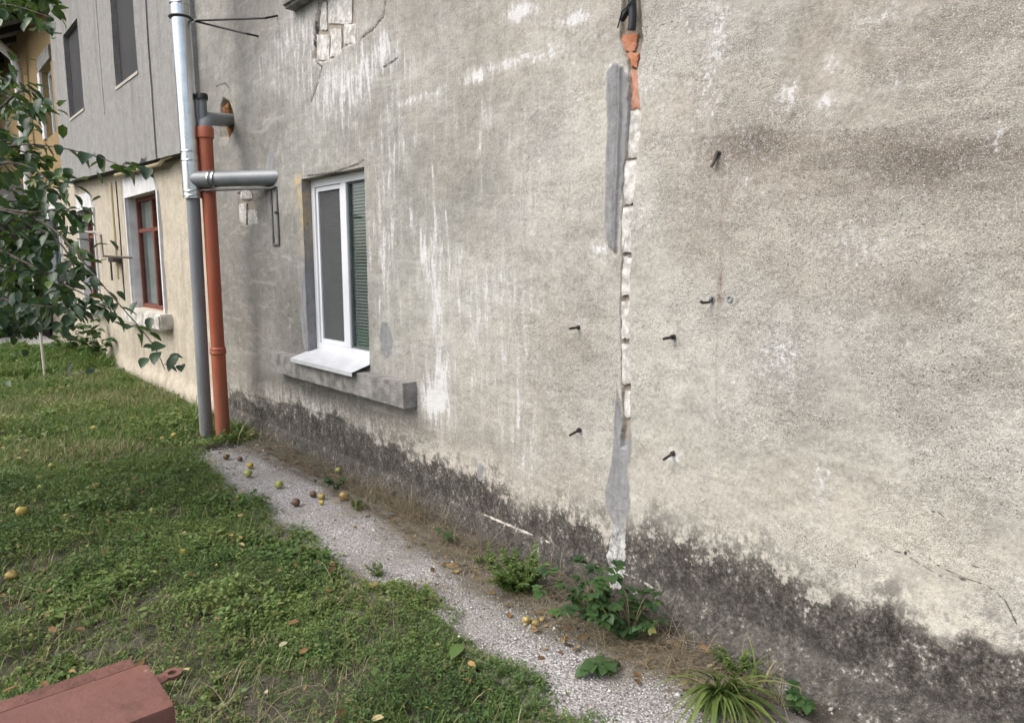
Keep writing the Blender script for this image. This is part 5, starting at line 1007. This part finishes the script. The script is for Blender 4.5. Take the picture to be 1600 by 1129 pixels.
for i, (px, py, c, r, lb) in enumerate(FR): fruit(px, py, c, r * .74, lb, 1.3, None, i)
LF = [(97, 669, 'yellow', .042, 'yellow pear in far lawn, left one of a pair'), (146, 670, 'yellow', .042, 'yellow pear in far lawn, right one of a pair'), (272, 681, 'yellow', .040, 'orange-yellow pear near the grey pipe foot'), (254, 686, 'mixed', .034, 'half brown pear in grass left of the one by the pipe'), (62, 748, 'green', .040, 'greenish pear in left lawn, above another'), (66, 763, 'green', .038, 'greenish pear in left lawn, just below another'), (150, 761, 'mixed', .044, 'orange spotted pear half sunk in the middle lawn'), (33, 800, 'yellow', .042, 'big yellow pear at the left edge of the lawn'), (104, 810, 'mixed', .036, 'dull yellow pear right of the big yellow one'), (215, 825, 'yellow', .030, 'small yellow pear in the central lawn'), (285, 864, 'yellow', .032, 'yellow pear nearest the gravel path in the lawn'), (80, 728, 'green', .034, 'faint green pear buried in the left lawn'), (284, 767, 'green', .030, 'small green pear in dark grass beside the path'), (238, 797, 'green', .024, 'little green fruit between middle pears and path'), (36, 764, 'green', .028, 'pale green pear near the left picture edge'), (18, 900, 'mixed', .034, 'brownish pear in the near left lawn')]
for i, (px, py, c, r, lb) in enumerate(LF): fruit(px, py, c, r * (.70 if py < 800 else .80), lb, 1.25, .004, i + 40)

# ------------------------------------------------------------------ thin stake and metal box
g = ong(71, 592); o = MB().tube([(g[0], g[1], -.2), (g[0] - .01, g[1], .9), (g[0] - .05, g[1], 1.9)], .018, 8).build('garden_stake', simple('pale_wood', (.42, .39, .35), (.55, .52, .47), 9, .8), None, smooth=True); tag(o, 'thin pale stake standing in the lawn before the tall grass', 'stake')
def rust_mat():
    t = NT('rust_red_paint'); n = t.noise(5, 6, .65); f = t.noise(38, 5, .7); c = t.mix(t.mr(n, .35, .65), (.165, .066, .049), (.235, .104, .081)); c = t.mix(t.mr(f, .56, .70, 0, .7), c, (.09, .034, .022)); c = t.mix(t.mr(t.noise(15, 4, .7), .66, .69, 0, .8), c, (.40, .31, .27)); c = t.mix(t.mr(t.noise(9, 6, .75), .56, .64, 0, .7), c, (.085, .038, .022))
    c = t.mix(t.mr(t.noise(3.1, 3), .45, .65, 0, .45), c, (.14, .075, .065))
    return t.done(t.bsdf(c, t.mr(f, .3, .7, .5, .75), 0.0, t.bump(t.mt('ADD', n, f), .006, .45), .4))
M['rust'] = rust_mat(); M['rustdark'] = simple('dark_rusty_steel', (.11, .05, .038), (.19, .085, .065), 14, .75, bump=.5)
bx = empty('metal_box', ((BX0 + BX1) / 2, 1.4, 0), 'rust-red painted metal box with a ringed lug, bottom left', 'metal box')
ZT = .80
MB().box((BX0, BY0, .50), (BX1, BY1, ZT)).build('lid', M['rust'], bx, smooth=True, bevel=.016)
MB().box((BX0 - .02, BY1 + .002, .50), (BX1 - .022, BY1 + .045, ZT - .005)).build('back_flange', M['rustdark'], bx, smooth=True, bevel=.006)
MB().box((BX0 + .01, BY0 + .012, .06), (BX1 - .012, BY1 - .01, .498)).build('body', M['rust'], bx, bevel=.008)
for (lx, ly) in ((BX0 + .05, BY0 + .04), (BX1 - .07, BY0 + .04), (BX0 + .05, BY1 - .06), (BX1 - .07, BY1 - .06)): MB().box((lx, ly, -.03), (lx + .03, ly + .03, .059)).build('leg', M['rust'], bx)
lc = ong(269, 1052, .755); b = MB(); n_ = 22; V_ = []; Fq = []
for k in range(n_):
    a = 2 * math.pi * k / n_
    for rr, zz in ((.019, .003), (.0085, .003), (.0085, -.003), (.019, -.003)): V_.append((lc[0] + rr * math.cos(a), lc[1] + rr * math.sin(a), .755 + zz))
for k in range(n_):
    for j in range(4): Fq.append((k*4+j, k*4+(j+1) % 4, ((k+1) % n_)*4+(j+1) % 4, ((k+1) % n_)*4+j))
b.raw(V_, Fq); b.prism([(BX1 - .004, lc[1] - .035, .7526), (lc[0] - .012, lc[1] - .016, .7526), (lc[0] - .013, lc[1] + .013, .7526), (BX1 - .004, lc[1] + .012, .7526)], (0, 0, .0048)); b.build('lug', M['rust'], bx)

# ------------------------------------------------------------------ fruit tree reaching in from the left
tree = empty('pear_tree', (-0.75, 5.3, 0), 'pear tree with dark glossy leaves reaching in from the left', 'tree')
MB().tube([(-.75, 5.3, -.1), (-.72, 5.28, .5), (-.66, 5.2, 1.2), (-.55, 5.1, 1.9), (-.45, 5.0, 2.6), (-.4, 5.0, 3.4)], [.10, .085, .075, .065, .045, .02], 14).build('trunk', M['bark'], tree, smooth=True)
rg = np.random.default_rng(5); rnd = random.Random(9)
BR = [([(-260, 210, 4.4), (-60, 235, 4.1), (60, 225, 3.8), (120, 235, 3.7), (180, 255, 3.6), (232, 282, 3.55)], 26, 1.0), ([(-260, 300, 4.4), (-40, 320, 4.0), (70, 345, 3.8), (112, 385, 3.7), (150, 435, 3.65), (195, 485, 3.6), (238, 530, 3.55), (256, 575, 3.5), (262, 596, 3.5)], 54, 1.0),
      ([(-240, 60, 4.4), (-80, 20, 4.2), (10, 5, 4.0), (60, 20, 3.9), (96, 34, 3.9)], 30, 1.0), ([(-40, 320, 4.0), (60, 335, 3.9), (108, 320, 3.8), (128, 345, 3.75), (135, 330, 3.7)], 20, 1), ([(-100, 240, 4.2), (-10, 180, 4.1), (40, 130, 4.0), (70, 160, 3.9), (90, 200, 3.9)], 16, .9),
      ([(-100, 360, 4.2), (0, 390, 4.1), (60, 420, 4.0), (110, 450, 3.9), (160, 470, 3.8), (180, 500, 3.8)], 40, 1), ([(-120, 420, 4.3), (-20, 460, 4.2), (50, 480, 4.1), (90, 480, 4.0), (130, 492, 3.9)], 44, 1), ([(-80, 290, 4.3), (0, 250, 4.2), (50, 260, 4.1), (85, 290, 4.0), (110, 300, 3.9)], 40, 1),
      ([(-90, 170, 4.3), (-20, 140, 4.2), (20, 150, 4.1), (55, 190, 4.0)], 30, 1), ([(-40, 330, 4.0), (40, 350, 4.4), (90, 370, 4.3), (120, 420, 4.2), (130, 450, 4.2)], 34, 1), ([(-30, 380, 4.6), (20, 400, 4.6), (60, 380, 4.5), (85, 350, 4.5)], 40, 1), ([(-60, 440, 4.8), (0, 450, 4.8), (40, 430, 4.8), (80, 460, 4.7)], 50, 1), ([(-60, 300, 4.8), (0, 310, 4.8), (40, 330, 4.7), (70, 320, 4.7)], 46, 1), ([(-60, 220, 4.6), (0, 220, 4.6), (40, 240, 4.5), (70, 250, 4.5)], 24, 1), ([(-60, 500, 4.6), (0, 495, 4.6), (40, 500, 4.5)], 34, 1), ([(-120, 80, 4.5), (-40, 100, 4.5), (0, 120, 4.4), (28, 135, 4.4)], 22, 1), ([(-100, -60, 4.4), (0, -40, 4.2), (50, -20, 4.1), (80, 0, 4.0)], 26, 1)]
LEAVES = []
def grow(pts, nl, dens, root_at=None):
    P = [np.array(p_, float) for p_ in pts]
    if root_at is not None: P = [np.array(root_at, float)] + P
    seg = [np.linalg.norm(P[i + 1] - P[i]) for i in range(len(P) - 1)]; tot = sum(seg); n_ = max(8, int(tot / .06)); Q = []
    for s in np.linspace(0, tot, n_):
        i = 0
        while i < len(seg) - 1 and s > seg[i]: s -= seg[i]; i += 1
        Q.append(P[i] + (P[i + 1] - P[i]) * min(1, s / seg[i]) + rg.normal(0, .004, 3))
    Q = [np.mean(Q[max(0, i - 2):i + 3], 0) for i in range(n_)]
    MB().tube(Q, [.011 * (1 - i / n_) + .0018 for i in range(n_)], 7).build('branch', M['bark'], tree, smooth=True)
    for k in range(int(nl * 1.45)):
        t_ = 1 - abs(rg.normal(0, .42)) if k > 2 else 1 - k * .02
        if t_ < .12: t_ = rg.uniform(.2, 1)
        i = min(n_ - 2, int(t_ * (n_ - 1))); d_ = Q[i + 1] - Q[i]; az = math.atan2(d_[1], d_[0]) + rg.choice((-1, 1)) * rg.uniform(.4, 1.5)
        off = rg.normal(0, .045, 3) * (0.5 if nl < 30 else 1.0); base = Q[i] + off
        LEAVES.append((*base, az, rg.uniform(-1.25, .15), rg.uniform(-.5, .5), rg.uniform(.058, .10)))
TR = [(-.66, 5.2, 1.3), (-.58, 5.12, 1.8), (-.5, 5.05, 2.3)]
for i, (pts, nl, dd) in enumerate(BR):
    w_ = [atd(*q) for q in pts]; grow(w_, nl, dd, TR[1 if pts[0][1] > 200 else 2] if i < 3 else None)
nvis = len(LEAVES)
for (px, py_, sx_, sy_, n_, d0, d1) in [(20, 420, 55, 70, 330, 4.3, 5.2), (50, 475, 40, 30, 80, 4.2, 4.9), (10, 280, 40, 60, 150, 4.3, 5.0), (20, 160, 26, 40, 60, 4.3, 4.8), (40, 8, 36, 14, 60, 4.0, 4.6), (80, 410, 30, 40, 30, 4.2, 4.6)]:
    for k in range(n_): q = atd(rg.normal(px, sx_), rg.normal(py_, sy_), rg.uniform(d0, d1)); LEAVES.append((*q, rg.uniform(0, 6.28), rg.uniform(-1.25, .3), rg.uniform(-.6, .6), rg.uniform(.06, .105)))
# the part of the crown beyond the left edge of the picture
for k in range(12):
    a = rg.uniform(0, 6.28); s0 = np.array([-.55, 5.1, rg.uniform(1.4, 3.0)]); e0 = s0 + np.array([math.cos(a) * rg.uniform(.5, 1.1) - .35, math.sin(a) * rg.uniform(.5, 1.1) + .2, rg.uniform(-.1, .7)]); grow([s0, (s0 + e0) / 2 + (0, 0, .1), e0], 40, 1)
LM = [leaf_mesh('pear_leaf', M['tree_leaf'], 7, w_, 0.05, dr_, .2, t_) for (w_, dr_, t_) in ((.60, .22, .15), (.66, .12, .4), (.55, .30, .6), (.62, .18, .8), (.58, .25, .98), (.64, .2, .3))]
LA = np.array(LEAVES); vis = np.arange(len(LA)) < nvis
def scr(p_): d_ = p_ - CAM; dd = d_ @ FW; return CX + FPX * (d_ @ RT) / dd, CY - FPX * (d_ @ UP) / dd, dd
score = []
for r_ in LA: sx_, sy_, dd = scr(r_[:3]); score.append(dd if (-10 < sx_ and -10 < sy_) else 99)
order = np.argsort(score, kind='stable'); one, rest = order[:290], order[290:]
for i in one:
    r_ = LA[i]; o = place_leaf(LM[rnd.choice((0, 0, 1, 1, 2, 3, 5, 5, 4) if rnd.random() < .6 else (0, 1, 2, 5))], tree, r_[:3], r_[3], r_[4], r_[5], r_[6])
r_ = LA[rest]; V, F, T_ = leaf_cloud(r_[:, :3], r_[:, 6], r_[:, 6] * .66, r_[:, 3], r_[:, 4], r_[:, 5], rg.uniform(0, .8, len(r_)), 'oval')
tag(add('crown', arr_mesh('crown', V, F, M['tree_leaf'], True, dict(tint=T_)), tree), kind='stuff')

# ------------------------------------------------------------------ trees behind the shed
def far_tree(x, y, h, r, label, seed, n=9000, L=.24):
    rg = np.random.default_rng(seed); root = empty('background_tree', (x, y, 0), label, 'tree', 'trees beyond the yard')
    MB().tube([(x, y, -.1), (x + .1, y, h * .35), (x, y + .1, h * .75)], [.22, .16, .05], 10).build('trunk', M['bark'], root, smooth=True)
    cl = rg.normal(0, .5, (26, 3)) * np.array([r, r, r * .8]) + np.array([x, y, h * .66])
    for c in cl[:9]: MB().tube([(x, y, h * .4), tuple((np.array([x, y, h * .45]) + c) / 2 + (0, 0, .2)), tuple(c)], [.06, .04, .015], 6).build('limb', M['bark'], root)
    P = cl[rg.integers(0, 26, n)] + rg.normal(0, .30, (n, 3)) * r * .55
    V, F, T_ = leaf_cloud(P, rg.uniform(.6, 1.3, n) * L, rg.uniform(.5, .8, n) * L, rg.uniform(0, 6.28, n), rg.uniform(-1, .5, n), rg.uniform(-.7, .7, n), rg.uniform(.2, 1, n), 'kite')
    tag(add('crown', arr_mesh('crown', V, F, M['bramble_leaf'], False, dict(tint=T_)), root), kind='stuff')
far_tree(-.6, 25.0, 9.5, 3.0, 'leafy tree rising behind the dark shed roof', 3)
far_tree(-5.0, 23.5, 8.0, 2.6, 'leafy tree left of the one behind the shed', 4)
